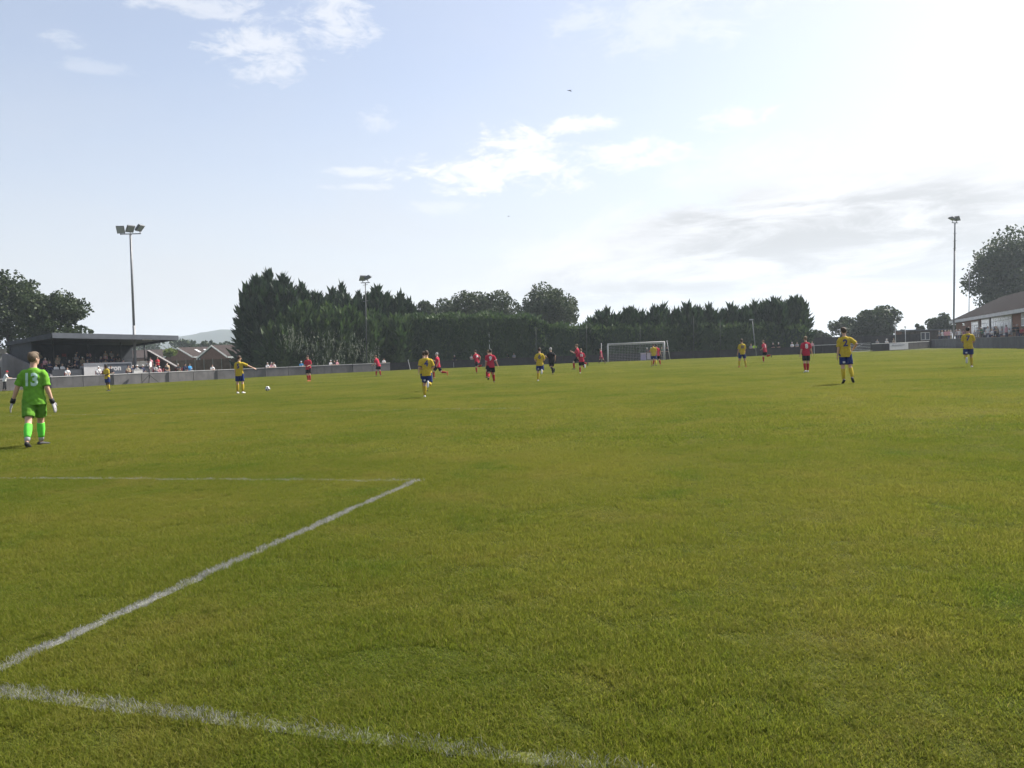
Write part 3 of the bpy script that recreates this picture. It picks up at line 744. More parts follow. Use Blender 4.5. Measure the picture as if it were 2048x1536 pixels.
# ------------------------------------------------------------------ goal and net poles
def goal():
    a = G(1217, 724.6); b = G(1330, 720.3); root = empty('goal', a, 0, 'white football goal with net in front of the far hedge', 'goal')
    d = b - a; L = d.length; u = d.normalized(); n = V3(-u.y, u.x, 0)
    MB().tube([V3(0, 0, 0), UP * 2.44], .062, 10).build('post', M['rail_pale'], root, True)
    MB().tube([d, d + UP * 2.44], .062, 10).build('post', M['rail_pale'], root, True)
    MB().tube([UP * 2.42 - u * .06, d + UP * 2.42 + u * .06], .06, 10).build('crossbar', M['rail_pale'], root, True)
    for k, lx in ((0, -.75), (1, .95)):
        q = d * k + u * lx + n * 1.9
        MB().tube([q, q + UP * 2.6 - u * (.0 if k == 0 else .35)], .035, 8).build('net_support', M['rail_pale'], root, True)
    mb = MB(); t = .012; D = 1.7
    st = .2; k = int(L / st)
    for i in range(k + 1):
        x = u * (L * i / k)
        mb.bar(x + UP * 2.36 + n * .1, x + UP * 2.2 + n * D, t); mb.bar(x + UP * 2.2 + n * D, x + UP * .05 + n * (D + .2), t)
    for j in range(11):
        z = .05 + 2.15 * j / 10
        mb.bar(UP * z + n * (D + .2 - .2 * j / 10), d + UP * z + n * (D + .2 - .2 * j / 10), t)
    for j in range(8): mb.bar(UP * (2.36 - .16 * j / 8) + n * (D * j / 8), d + UP * (2.36 - .16 * j / 8) + n * (D * j / 8), t)
    for e in (V3(0, 0, 0), d):
        for j in range(8): mb.bar(e + UP * .05 + n * (.1 + D * j / 8), e + UP * (2.36 - .16 * j / 8) + n * (.1 + D * j / 8), t)
        for j in range(10): mb.bar(e + UP * (.1 + .22 * j) + n * .05, e + UP * (.1 + .22 * j) + n * D, t)
    mb.build('net', M['netting'], root)
goal()
for px, ty, lab, dd in [(1072, 655, 'thin tall net pole left of the yellow six shirt', 105), (1173, 648, 'thin tall net pole above the red eighteen shirt', 105), (1280, 652, 'thin net pole rising behind the goal', 105.3), (1387, 634, 'thin tall net pole right of the goal', 105), (1440, 640, 'faint net pole between the goal and the yellow ten shirt', 105.3)]:
    b = onground(px, dd); H = zat(px, ty, dd); r = empty('net_pole', b, 0, lab, 'pole', 'net poles behind the far end')
    MB().tube([V3(0, 0, 0), V3(.12, 0, H)], [.035, .026], 8).build('shaft', M['pole_dark'], r, True)
    MB().tube([V3(.12, 0, H), V3(.12, 0, H + .05)], .06, 8).build('cap', M['dark_metal'], r)
b = onground(1512, 105); r = empty('lamp_post', b, 0, 'slim lamp post behind the red number three shirt', 'lamp post'); H = zat(1505, 640, 105)
MB().tube([V3(0, 0, 0), V3(-.42, 0, H)], [.08, .05], 8).build('pole', M['galv'], r, True); MB().box((-.55, 0, H + .05), (.5, .25, .16)).build('lamp_head', M['lamp_glass'], r)
b = onground(820, 100.5); r = empty('slanted_stake', b, 0, 'slanted pale stake in the grass before the hedge left of the yellow four shirt', 'stake')
MB().tube([V3(0, 0, 0), V3(-.25, 0, 1.3)], .03, 6).build('shaft', M['rail_pale'], r); MB().tube([V3(-.25, 0, 1.3), V3(-.26, 0, 1.36)], .045, 6).build('cap', M['white'], r)

# ------------------------------------------------------------------ floodlight masts
def mast(label, px, dist, top_py, lean, r0, heads, rungs, yaw=0.0, step_z=None, pm='galv'):
    b = onground(px, dist); H = zat(px, top_py, dist)
    t = empty('floodlight_mast', b, 0, label, 'floodlight', 'floodlight masts')
    top = V3(lean * H, 0, H)
    if step_z:
        q = step_z / H
        MB().tube([V3(0, 0, 0), top * q], [r0, r0 * .95], 12).build('lower_pole', M['galv'], t, True)
        MB().tube([top * q, top], [r0 * .86, r0 * .74], 12).build('upper_pole', M['galv'], t, True)
    else:
        MB().tube([V3(0, 0, 0), top], [r0, r0 * .75], 12).build('pole', M[pm], t, True)
    A = Matrix.Rotation(yaw, 3, 'Z'); w = .95
    if len(heads) > 2: MB().bar(top - A @ V3(1.25 * w, 0, -.08), top + A @ V3(1.25 * w, 0, .0), .09).build('crossarm', M['lamp_body'], t)
    else: MB().bar(top - A @ V3(.6, 0, 0), top + A @ V3(.6, 0, 0), .09).build('crossarm', M['lamp_body'], t)
    for (hx, hy, turn, tilt) in heads:
        hd = MB(); B = A @ Matrix.Rotation(turn, 3, 'Z') @ Matrix.Rotation(tilt, 3, 'X')
        # a deep curved-back floodlight housing
        rings = [(0, .44, .44), (.09, .46, .46), (.22, .41, .41), (.34, .29, .29), (.40, .13, .13)]
        o = top + A @ V3(hx, hy, .55)
        hd.loft([(o + B @ V3(0, z, 0), (B @ V3(1, 0, 1)).normalized() * x * 1.3, (B @ V3(-1, 0, 1)).normalized() * y * 1.3) for z, x, y in rings], 4)
        h = hd.build('lamp_housing', M['lamp_body'], t)
        g = MB(); g.loft([(o + B @ V3(0, -.03, 0), (B @ V3(1, 0, 1)).normalized() * .52, (B @ V3(-1, 0, 1)).normalized() * .52), (o + B @ V3(0, -.012, 0), (B @ V3(1, 0, 1)).normalized() * .52, (B @ V3(-1, 0, 1)).normalized() * .52)], 4)
        g.build('lamp_glass', M['lamp_glass'], h)
        MB().bar(top + A @ V3(hx, hy * .5, .02), o + B @ V3(0, .2, -.2), .07).build('bracket', M['lamp_body'], h)
    for z in rungs:
        p = top * (z / H); MB().bar(p - A @ V3(.34, 0, .05), p + A @ V3(.34, 0, .05), .05).build('step_iron', M['galv'], t)
    return t
mast('tall grey floodlight mast with three lamps beside the grandstand', 270.5, 83.5, 470, .0196, .15, [(-1.15, 0, R(16), R(24)), (0.05, 0, R(62), R(38)), (1.2, 0, R(84), R(44))], [], R(-8), 6.2)
mast('floodlight mast rising in front of the left conifer clump', 733, 100.6, 566, .027, .075, [(-.30, 0, R(28), R(48)), (.42, 0, R(86), R(62))], [9.2, 10.4, 11.3], 0, None, 'pole_dark')
mast('tall thin floodlight mast in front of the clubhouse terrace on the right', 1906.5, 117, 447, .030, .135, [(-.45, .1, R(-100), R(66)), (.15, -.2, R(-66), R(48))], [15.0, 16.1, 17.2], R(20), 14.6)
b = onground(1937, 148); H = zat(1937, 541, 148); t = empty('flag_pole', b, 0, 'thin bare flag pole rising behind the clubhouse roof', 'flag pole')
MB().tube([V3(0, 0, 0), V3(.4, 0, H)], [.11, .05], 8).build('shaft', M['galv'], t, True); MB().ball((.4, 0, H + .08), .11, .11, .14).build('finial', M['white'], t)

# ------------------------------------------------------------------ grandstand
SE = V3(.57, .8216, 0); SB = V3(-.8216, .57, 0); SO = V3(-48.6, 70.4, 0)
def S(u, D, z=0.0): return SO + SE * u + SB * D + UP * z
TXT = {}
def text_meshes(items):
    tmp = []
    for s in items:
        cu = bpy.data.curves.new('txt', 'FONT'); cu.body = s; cu.align_x = 'CENTER'; cu.align_y = 'CENTER'; cu.size = 1.0; cu.resolution_u = 3; cu.offset = 0.04
        o = bpy.data.objects.new('txt', cu); COL.objects.link(o); tmp.append((s, o))
    dg = bpy.context.evaluated_depsgraph_get(); dg.update()
    for s, o in tmp:
        me = bpy.data.meshes.new_from_object(o.evaluated_get(dg)); bm = bmesh.new(); bm.from_mesh(me)
        bmesh.ops.triangulate(bm, faces=bm.faces)
        for _ in range(2):
            le = [e for e in bm.edges if e.calc_length() > .12]
            if le: bmesh.ops.subdivide_edges(bm, edges=le, cuts=1); bmesh.ops.triangulate(bm, faces=bm.faces)
        vs = np.array([v.co[:2] for v in bm.verts]); lo, hi = vs.min(0), vs.max(0); h = hi[1] - lo[1]
        TXT[s] = ([((v.co.x - (lo[0] + hi[0]) / 2) / h, (v.co.y - (lo[1] + hi[1]) / 2) / h) for v in bm.verts], [[v.index for v in f.verts] for f in bm.faces])
        bm.free(); COL.objects.unlink(o); bpy.data.objects.remove(o)
text_meshes(['13', '4', '5', '9', '6', '10', '3', '8', '2', '7', '18', '14', 'tron', '12'])
def grandstand():
    t = empty('grandstand', S(13, 4), 0, 'low dark covered grandstand with deep roof fascia behind the left wall', 'grandstand'); o = S(13, 4)
    u0, u1, D1 = 6.3, 19.4, 9.0
    def quadbox(pts, off, nm, m): return MB().prism([p - o for p in pts], off).build(nm, m, t)
    # roof slab, soffit and fascia
    quadbox([S(u0 - .2, -.9, 5.25), S(u1 - .2, -.9, 4.95), S(u1 - .2, D1, 4.45), S(u0 - .2, D1, 4.75)], UP * -.12, 'roof', M['roof_sheet'])
    quadbox([S(u0 - .25, -.95, 5.32), S(u1 - .15, -.95, 5.02), S(u1 - .15, -.95, 4.52), S(u0 - .25, -.95, 4.80)], SE.cross(UP) * .06, 'fascia', M['fascia'])
    quadbox([S(u0 - .25, -.9, 5.30), S(u0 - .25, D1, 4.80), S(u0 - .25, D1, 4.45), S(u0 - .25, -.9, 4.78)], -SE * .06, 'gable_board', M['stand_dark'])
    quadbox([S(u1 - .12, -.9, 5.00), S(u1 - .12, D1, 4.5), S(u1 - .12, D1, 4.1), S(u1 - .12, -.9, 4.56)], SE * .06, 'gable_board', M['stand_dark'])
    # back wall, end walls, front wall
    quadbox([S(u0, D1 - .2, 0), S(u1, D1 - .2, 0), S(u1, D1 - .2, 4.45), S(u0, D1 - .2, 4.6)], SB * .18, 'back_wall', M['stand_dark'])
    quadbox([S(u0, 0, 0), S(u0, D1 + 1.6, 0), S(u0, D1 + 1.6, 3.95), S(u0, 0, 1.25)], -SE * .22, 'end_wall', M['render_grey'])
    quadbox([S(u0 + .05, 4.2, 2.4), S(u0 + .05, D1 - .3, 2.4), S(u0 + .05, D1 - .3, 4.6), S(u0 + .05, 4.2, 4.85)], SE * .1, 'added_shade_panel', M['stand_dark'])  # panel added at the near end to darken the interior
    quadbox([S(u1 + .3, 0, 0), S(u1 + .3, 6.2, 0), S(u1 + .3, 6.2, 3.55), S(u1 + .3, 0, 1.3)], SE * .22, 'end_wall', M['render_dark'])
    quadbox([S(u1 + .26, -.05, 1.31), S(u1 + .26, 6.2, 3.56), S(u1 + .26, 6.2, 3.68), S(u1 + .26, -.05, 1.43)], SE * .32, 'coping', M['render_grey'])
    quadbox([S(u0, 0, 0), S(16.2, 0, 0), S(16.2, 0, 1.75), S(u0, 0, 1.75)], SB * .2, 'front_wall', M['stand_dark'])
    # terrace steps
    for k in range(7):
        D = .5 + k * 1.15; z = 1.0 + .34 * k
        quadbox([S(u0 + .3, D, 0), S(16.1, D, 0), S(16.1, D, z), S(u0 + .3, D, z)], SB * 1.14, 'terrace_step', M['step'])
    for k in range(7):
        D = .2 + k * .75; z = .34 * (k + 1)
        quadbox([S(16.25, D, 0), S(u1 + .2, D, 0), S(u1 + .2, D, z), S(16.25, D, z)], SB * .74, 'stair_step', M['step'])
    for u in (8.6, 12.2, 16.2, 19.0):
        MB().tube([S(u, 4.6 if u < 16 else 5.5, 1.2) - o, S(u, 4.6 if u < 16 else 5.5, 4.8) - o], .075, 8).build('roof_post', M['dark_metal'], t, True)
    MB().box(S(16.9, 1.2, 4.66) - o, (1.1, .12, .06), SE, SB).build('strip_light', M['white'], t)
    # seat rows, few red; most coloured dark to stand in for the roof's shade
    for k in range(6):
        D = 1.1 + k * 1.15; z = 1.0 + .34 * k
        for j in range(int(9.2 / .62)):
            u = u0 + .8 + j * .62
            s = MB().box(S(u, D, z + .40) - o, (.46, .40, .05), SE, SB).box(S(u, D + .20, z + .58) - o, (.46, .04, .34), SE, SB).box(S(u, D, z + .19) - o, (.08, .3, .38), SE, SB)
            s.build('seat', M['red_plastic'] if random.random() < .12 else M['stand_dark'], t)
    # banner in front
    bn = quadbox([S(9.3, -.08, .95), S(14.3, -.08, .95), S(14.3, -.08, 2.28), S(9.3, -.08, 2.28)], SB * .06, 'banner', M['banner'])
    p = MB(); p.prism([S(11.35, -.10, 1.0) - o, S(14.2, -.10, 1.0) - o, S(14.2, -.10, 2.12) - o, S(11.35, -.10, 2.12) - o], SE.cross(UP) * .012)
    pb = p.build('banner_print', M['banner_dark'], bn)
    v, f = TXT['tron']
    MB().add([S(12.4 + x * .52, -.13, 1.68 + y * .52) - o for x, y in v], f).build('lettering', M['banner'], pb)
grandstand()
tag(MB().prism([S(4.6, -3.0, 0), S(21.6, -3.0, 0), S(21.6, -.25, 0), S(4.6, -.25, 0)], UP * .55).build('stand_apron', M['paving']), kind='structure')
# block hut at the left frame edge
def hut():
    t = empty('block_hut', S(2.2, 7.0), 0, 'grey block hut with flat concrete roof at the left edge beside the stand', 'hut'); o = S(2.2, 7.0)
    MB().prism([S(-1, 5.6, 0) - o, S(1.0, 5.6, 0) - o, S(1.0, 5.6, 3.55) - o, S(-1, 5.6, 3.55) - o], SB * 3).build('wall', M['concrete_light'], t)
    MB().prism([S(1.06, 5.6, 0) - o, S(4.2, 5.6, 0) - o, S(4.2, 5.6, 3.5) - o, S(1.06, 5.6, 3.5) - o], SB * 3).build('wall', M['concrete_light'], t)
    MB().prism([S(1.3, 5.52, 0) - o, S(4.0, 5.52, 0) - o, S(4.0, 5.52, 2.2) - o, S(1.3, 5.52, 2.2) - o], SB * .05).build('doorway_panel', M['render_dark'], t)  # flat dark panel painting the shade of an open doorway
    MB().prism([S(-1.3, 5.3, 3.56) - o, S(4.5, 5.3, 3.56) - o, S(4.5, 5.3, 4.0) - o, S(-1.3, 5.3, 4.0) - o], SB * 3.6).build('roof', M['post_conc'], t)
hut()
# ------------------------------------------------------------------ bungalows beyond the fence
def bungalow(label, px, dist, wpx, apex_py, eave_py, ridge_px, ridge_py, lights):
    a = onground(px, dist); w = wpx * dist / F; hz = zat(px, apex_py, dist); he = zat(px, eave_py, dist)
    t = empty('bungalow', a, R(-18), label, 'house'); L = ridge_px * dist / F / math.sin(R(72)) * 1.25
    hw = w / 2
    MB().prism([V3(-hw, 0, 0), V3(hw, 0, 0), V3(hw, 0, he), V3(0, 0, hz - .15), V3(-hw, 0, he)], V3(0, 14, 0)).build('wall', M['brick_house'], t)
    return t, hw, he, hz
def bung(label, gx, dist, ex0, ex1, ay, ey, rx1, skyl, label2=None):
    """gable end faces the pitch, ridge runs to the right and away"""
    A = onground(ex0, dist); B = onground(ex1, dist); d = (B - A); w = d.length; d.normalize()
    hz = zat(gx, ay, dist); he = zat(ex1, ey, dist)
    t = empty('bungalow', A, 0, label, 'house'); bk = V3(.72, .69, 0); L = 9.5
    MB().prism([V3(0, 0, 0), d * w, d * w + UP * he, d * w / 2 + UP * (hz - .2), UP * he], bk * L).build('wall', M['brick_house'], t)
    apex = d * w / 2 + UP * hz; f = -bk * .3
    for sgn, e in ((0, UP * (he - .12) - d * .35), (1, d * (w + .35) + UP * (he - .12))):
        r = MB().prism([e + f, e + bk * (L + .3), apex + bk * (L + .3), apex + f], UP * .14).build('roof', M['tile'], t)
        MB().prism([e + f * 1.35 - UP * .16, apex + f * 1.35 - UP * .16, apex + f * 1.35 + UP * .15, e + f * 1.35 + UP * .15], -bk * .06).build('barge_board', M['white'], r)
        if sgn == 1:
            MB().prism([e - UP * .14 + f, e - UP * .14 + bk * (L + .3), e + bk * (L + .3) + UP * .12, e + f + UP * .12], d * .06).build('gutter', M['white'], r)
            if skyl:
                for k in range(3):
                    q = apex * .72 + e * .28 + bk * (2.3 + 1.9 * k) + UP * .17; s = (e - apex).normalized()
                    MB().prism([q, q + bk * .55, q + bk * .55 + s * 1.2, q + s * 1.2], UP * .06).build('skylight', M['pane_pale'], r)
    for k in range(4):
        q = d * (w + .02) + bk * (.7 + 2.2 * k)
        wf = MB().prism([q + UP * (he - 1.2), q + bk * 1.3 + UP * (he - 1.2), q + bk * 1.3 + UP * (he - .25), q + UP * (he - .25)], d * .06).build('window', M['white'], t)
        for j in range(2):
            q2 = q + bk * (.1 + .6 * j) + d * .07
            MB().prism([q2 + UP * (he - 1.1), q2 + bk * .5 + UP * (he - 1.1), q2 + bk * .5 + UP * (he - .35), q2 + UP * (he - .35)], d * .02).build('pane', M['pane'], wf)
bung('brown brick bungalow with three skylights and white gable boards', 360, 165, 334, 387, 696, 713, 424, True)
bung('brown bungalow with plain tiled roof beside the tall conifers', 427, 158, 402, 456, 691.5, 713, 470, False)
A = onground(300, 185)
def long_house():
    t = empty('long_house', onground(255, 190), 0, 'long brown roofed house between the grandstand and the first bungalow', 'house')
    he = zat(300, 716, 190); hz = zat(300, 700, 190)
    MB().box((6, 4, he / 2), (22, 8, he)).build('wall', M['brick_house'], t)
    MB().prism([V3(-5.4, -.4, he), V3(17.4, -.4, he), V3(17.4, 4, hz), V3(-5.4, 4, hz)], UP * .15).build('roof', M['tile'], t)
    MB().prism([V3(-5.4, 8.4, he), V3(17.4, 8.4, he), V3(17.4, 4, hz), V3(-5.4, 4, hz)], UP * .15).build('roof', M['tile'], t)
    for k in range(3): MB().box((-2 + 6 * k, -.04, he - 1.2), (1.6, .06, 1.1)).build('window', M['white'], t)
long_house()

# ------------------------------------------------------------------ clubhouse, terrace, hut on the right
TW = [V3(56.2, 83.5, 0), V3(61.5, 103, 0), V3(67.0, 122.5, 0)]
perimeter_wall('terrace_wall', 'grey rendered terrace wall with pale coping before the clubhouse', [V3(52, 68, 0)] + TW, 1.28, .2, M['concrete'], M['concrete_light'], 3.9, 7.8)
perimeter_wall('dark_boundary_fence', 'dark low fence corner between the white rail and the terrace wall', [V3(67.0, 122.6, 0), onground(1858, 123.2)], 1.1, .08, M['fence_dark'], M['fence_dark'], 2.4, None, .04, 'fence')
CE = (V3(58.6, 84.5, 0) - V3(80.6, 139.5, 0)).normalized(); CB = V3(-CE.y, CE.x, 0)
if CB.x < 0: CB = -CB
CO = V3(80.6, 139.5, 0)
def C(u, D, z=0.0): return CO + CE * u + CB * D + UP * z
tag(MB().prism([C(-2, -1.0, 0), C(64, -1.0, 0), C(64, 12, 0), C(-2, 12, 0)], UP * .012).build('terrace_paving', M['paving']), kind='structure')
# raised terrace floor just behind the wall
tp = MB(); tp.prism([TW[2] + CB * .4, TW[1] + CB * .4, TW[0] + CB * .4, C(60, 0), C(0, 0)], UP * 1.1)
tag(tp.build('raised_terrace', M['paving']), kind='structure')
def clubhouse():
    o = CO; t = empty('clubhouse', o, 0, 'red brick clubhouse with grey tiled roof and tall white windows', 'building')
    he = 4.55; L = 66
    def pr(pts, off, nm, m, par=None): return MB().prism([p - o for p in pts], off).build(nm, m, par or t)
    wl = pr([C(0, .14), C(L, .14), C(L, .14, he), C(0, .14, he)], CB * 9, 'wall', M['mortar'])
    # bricks, one by one where they show, in shared meshes
    bm1 = MB().box((0, 0, 0), (.44, .10, .130), CE, CB).mesh('brick'); bm1.materials.append(M['brick'])
    wins = [(15.5, 21.2, 1.5, 3.95), (23.8, 29.6, 0.75, 4.1), (31.0, 43.5, 1.55, 4.15), (48.6, 58, 2.55, 4.1)]
    n = 0
    for k in range(30):
        z = .62 + .145 * k
        if z > he - .1: break
        for j in range(140):
            u = .25 + .46 * j + (.23 if k % 2 else 0)
            if u > 52 or z < 1.6: continue
            if any(a - .25 < u < b + .25 and c - .05 < z < d + .05 for a, b, c, d in wins): continue
            if n >= 300: continue
            if not (u > 42.5 and u < 50): continue
            b = bpy.data.objects.new('brick', bm1); COL.objects.link(b); b.parent = wl; b.location = C(u, .10, z) - o; n += 1
    rest = MB()
    for k in range(30):
        z = .62 + .145 * k
        if z > he - .1: break
        for j in range(140):
            u = .25 + .46 * j + (.23 if k % 2 else 0)
            if u > 64 or (42.5 < u < 50 and z >= 1.6): continue
            if any(a - .25 < u < b + .25 and c - .05 < z < d + .05 for a, b, c, d in wins): continue
            rest.box(C(u, .10, z) - o, (.44, .10, .130), CE, CB)
    ro = rest.build('brickwork', M['brick'], wl); ro['kind'] = 'stuff'
    # roof with deep eaves
    hz = 8.1; D = 6.5
    pr([C(-.9, -.8, he - .12), C(L, -.8, he - .12), C(L, D, hz), C(3.2, D, hz)], UP * .16, 'roof', M['tile_grey'])
    pr([C(-.9, -.8, he - .12), C(-.9, 2 * D + .8, he - .12), C(3.2, D, hz)], UP * .16, 'roof', M['tile_grey'])
    pr([C(3.2, D, hz), C(L, D, hz), C(L, 2 * D + .8, he - .12), C(-.9, 2 * D + .8, he - .12)], UP * .16, 'roof', M['tile_grey'])
    pr([C(-.98, -.86, he - .42), C(L, -.86, he - .42), C(L, -.86, he + .02), C(-.98, -.86, he + .02)], -CB * .06, 'fascia_board', M['rail_pale'])
    pr([C(-.9, -.78, he - .40), C(L, -.78, he - .40), C(L, .1, he - .40), C(-.9, .1, he - .40)], UP * .05, 'soffit', M['concrete_light'])
    for wi, (a, b, c, d) in enumerate(wins):
        w = pr([C(a, .02, c), C(b, .02, c), C(b, .02, d), C(a, .02, d)], CB * .06, 'window', M['white'])
        k = max(2, round((b - a) / 1.5)); s = (b - a) / k
        for j in range(k):
            pr([C(a + s * j + .12, -.01, c + .12), C(a + s * (j + 1) - .12, -.01, c + .12), C(a + s * (j + 1) - .12, -.01, d - .7), C(a + s * j + .12, -.01, d - .7)], CB * .025, 'pane', M['pane'] if (wi, j) in ((0, 1), (0, 3), (1, 1), (1, 2), (2, 1), (2, 4)) else M['pane_pale'], w)
            pr([C(a + s * j + .12, -.01, d - .58), C(a + s * (j + 1) - .12, -.01, d - .58), C(a + s * (j + 1) - .12, -.01, d - .12), C(a + s * j + .12, -.01, d - .12)], CB * .025, 'pane', M['pane_pale'], w)
    for u in (22.6, 30.3): pr([C(u, -.05, .6), C(u + .35, -.05, .6), C(u + .35, -.05, he - .4), C(u, -.05, he - .4)], CB * .1, 'downpipe', M['dark_metal'])
clubhouse()
def wood_hut():
    a = onground(1832, 131); b = onground(1896, 133); d = (b - a).normalized(); L = (b - a).length; n = V3(-d.y, d.x, 0); H = zat(1850, 661, 131)
    t = empty('wooden_hut', a, 0, 'dark wooden hut with a white framed window left of the clubhouse', 'hut')
    MB().box(d * L / 2 + n * 1.6 + UP * H / 2, (L, 3, H), d, n).build('wall', M['shed'], t)
    for k in range(9): MB().box(d * L / 2 + UP * (.15 + k * H / 9), (L, .05, H / 9 - .03), d, n).build('board', M['shed'], t)
    MB().box(d * (L / 2 - .2) + n * 1.4 + UP * (H + .09), (L + .9, 3.9, .16), d, n).build('roof', M['roof_sheet'], t)
    for k in range(2):
        c = d * (1.45 + .95 * k) + UP * (H - .95) - n * .05
        w = MB().box(c, (.93, .05, 1.36), d, n).build('window', M['white'], t)
        MB().box(c - n * .035, (.70, .02, 1.12), d, n).build('pane', M['pane'], w)
wood_hut()
def outbuilding():
    a = onground(1806, 134); t = empty('brick_outbuilding', a, 0, 'small dark brick outbuilding at the left end of the wooden hut', 'shed'); h = zat(1815, 661, 134)
    MB().box((1.2, 1.5, h / 2), (2.3, 3, h)).build('wall', M['brick_house'], t); MB().box((1.2, 1.5, h + .06), (2.7, 3.4, .12)).build('roof', M['roof_sheet'], t)
    MB().box((1.1, -.02, 1.0), (.9, .05, 2.0)).build('doorway_panel', M['shed'], t)
outbuilding()
for px, dd, ty, lab in [(1791, 122, 646, 'white lamp post in front of the dark dome tree'), (1811, 124, 655, 'thin white post left of the wooden hut')]:
    r = empty('lamp_post', onground(px, dd), 0, lab, 'lamp post'); H = zat(px, ty, dd)
    MB().tube([V3(0, 0, 0), UP * H], [.07, .045], 8).build('pole', M['rail_pale'], r, True); MB().ball((0, 0, H + .12), .2, .14, .16).build('lamp_head', M['white'], r)

# ------------------------------------------------------------------ people
QUEUE = []                                  # (object, voxel size, smoothing): blended into one skin afterwards
def rx(a): return Matrix.Rotation(a, 3, 'X')
def ry(a): return Matrix.Rotation(a, 3, 'Y')
def rzm(a): return Matrix.Rotation(a, 3, 'Z')
def joints(p):
    """joint positions of a 1.8 m figure facing +Y for a pose (angles in degrees)"""
    J = {}
    T = rzm(R(p.get('twist', 0))) @ ry(R(p.get('side', 0))) @ rx(-R(p.get('lean', 0)))
    Hd = T @ rzm(R(p.get('head', 0))) @ rx(-R(p.get('nod', 0)))
    J['T'], J['Hd'] = T, Hd
    J['pelvis'] = V3(0, 0, 0)
    J['waist'] = T @ V3(0, 0, .14); J['chest'] = T @ V3(0, 0, .38); J['neck'] = T @ V3(0, 0, .55)
    J['head'] = J['neck'] + Hd @ V3(0, .015, .17)
    for s, k in ((-1, 'L'), (1, 'R')):
        f, ab, kn = p.get('leg' + k, (0, 4, 3))[:3]
        hip = V3(.092 * s, 0, -.04)
        D1 = ry(-R(ab) * s) @ (rx(R(f)) @ V3(0, 0, -1)); D2 = ry(-R(ab * .6) * s) @ (rx(R(f - kn)) @ V3(0, 0, -1))
        J['hip' + k] = hip; J['knee' + k] = hip + D1 * .435; J['ankle' + k] = J['knee' + k] + D2 * .42
        ft = p.get('foot' + k, None)
        ang = R(f - kn) if ft is None and abs(f - kn) > 30 else R(ft or 0)
        yaw = rzm(-R(p.get('toe' + k, 10)) * s)
        J['fdir' + k] = yaw @ (rx(ang) @ V3(0, 1, 0)); J['fup' + k] = yaw @ (rx(ang) @ V3(0, 0, 1))
        f, ab, el, inn = (tuple(p.get('arm' + k, (0, 8, 12, 0))) + (0, 0, 0, 0))[:4]
        sh = T @ V3(.170 * s, -.005, .455)
        A1 = T @ (ry(-R(ab) * s) @ (rx(R(f)) @ V3(0, 0, -1)))
        A2 = T @ (rzm(R(inn) * s) @ (ry(-R(ab) * s) @ (rx(R(f + el)) @ V3(0, 0, -1))))
        J['sh' + k] = sh; J['elb' + k] = sh + A1 * .285; J['wri' + k] = J['elb' + k] + A2 * .25; J['hdir' + k] = A2; J['adir' + k] = A1
    return J
def ell(c, A, x, y): return (c, A @ V3(x, 0, 0), A @ V3(0, y, 0))
def hand(mb, w, d, side, r=1.0, glove=1.0):
    d = d.normalized(); x = d.cross(V3(0, 1, 0)); x = V3(1, 0, 0) if x.length < .1 else x.normalized(); y = x.cross(d)
    x = V3(0, 1, 0) * .8 + x * .2 * side; x = (x - d * x.dot(d)).normalized(); y = d.cross(x)      # palm faces the body
    g = glove
    mb.loft([(w, x * .026 * g, y * .02 * g), (w + d * .045, x * .042 * g, y * .018 * g), (w + d * .09 * g, x * .044 * g, y * .016 * g), (w + d * .1 * g, x * .035 * g, y * .010 * g)], 10)
    for i, (off, ln) in enumerate(((-.033, .058), (-.011, .074), (.011, .080), (.033, .072))):
        b = w + d * .085 * g + x * off * g; cu = y * (-.35 * side)
        k1 = b + (d + cu * .25).normalized() * ln * .5 * g; k2 = k1 + (d + cu).normalized() * ln * .5 * g
        mb.tube([b, k1, k2], [.0105 * g, .010 * g, .008 * g], 7)
    b = w + d * .03 + x * .034 * g; k1 = b + (d * .6 + x * .8).normalized() * .042 * g; k2 = k1 + (d + x * .15).normalized() * .036 * g
    mb.tube([b, k1, k2], [.013 * g, .012 * g, .009 * g], 7)
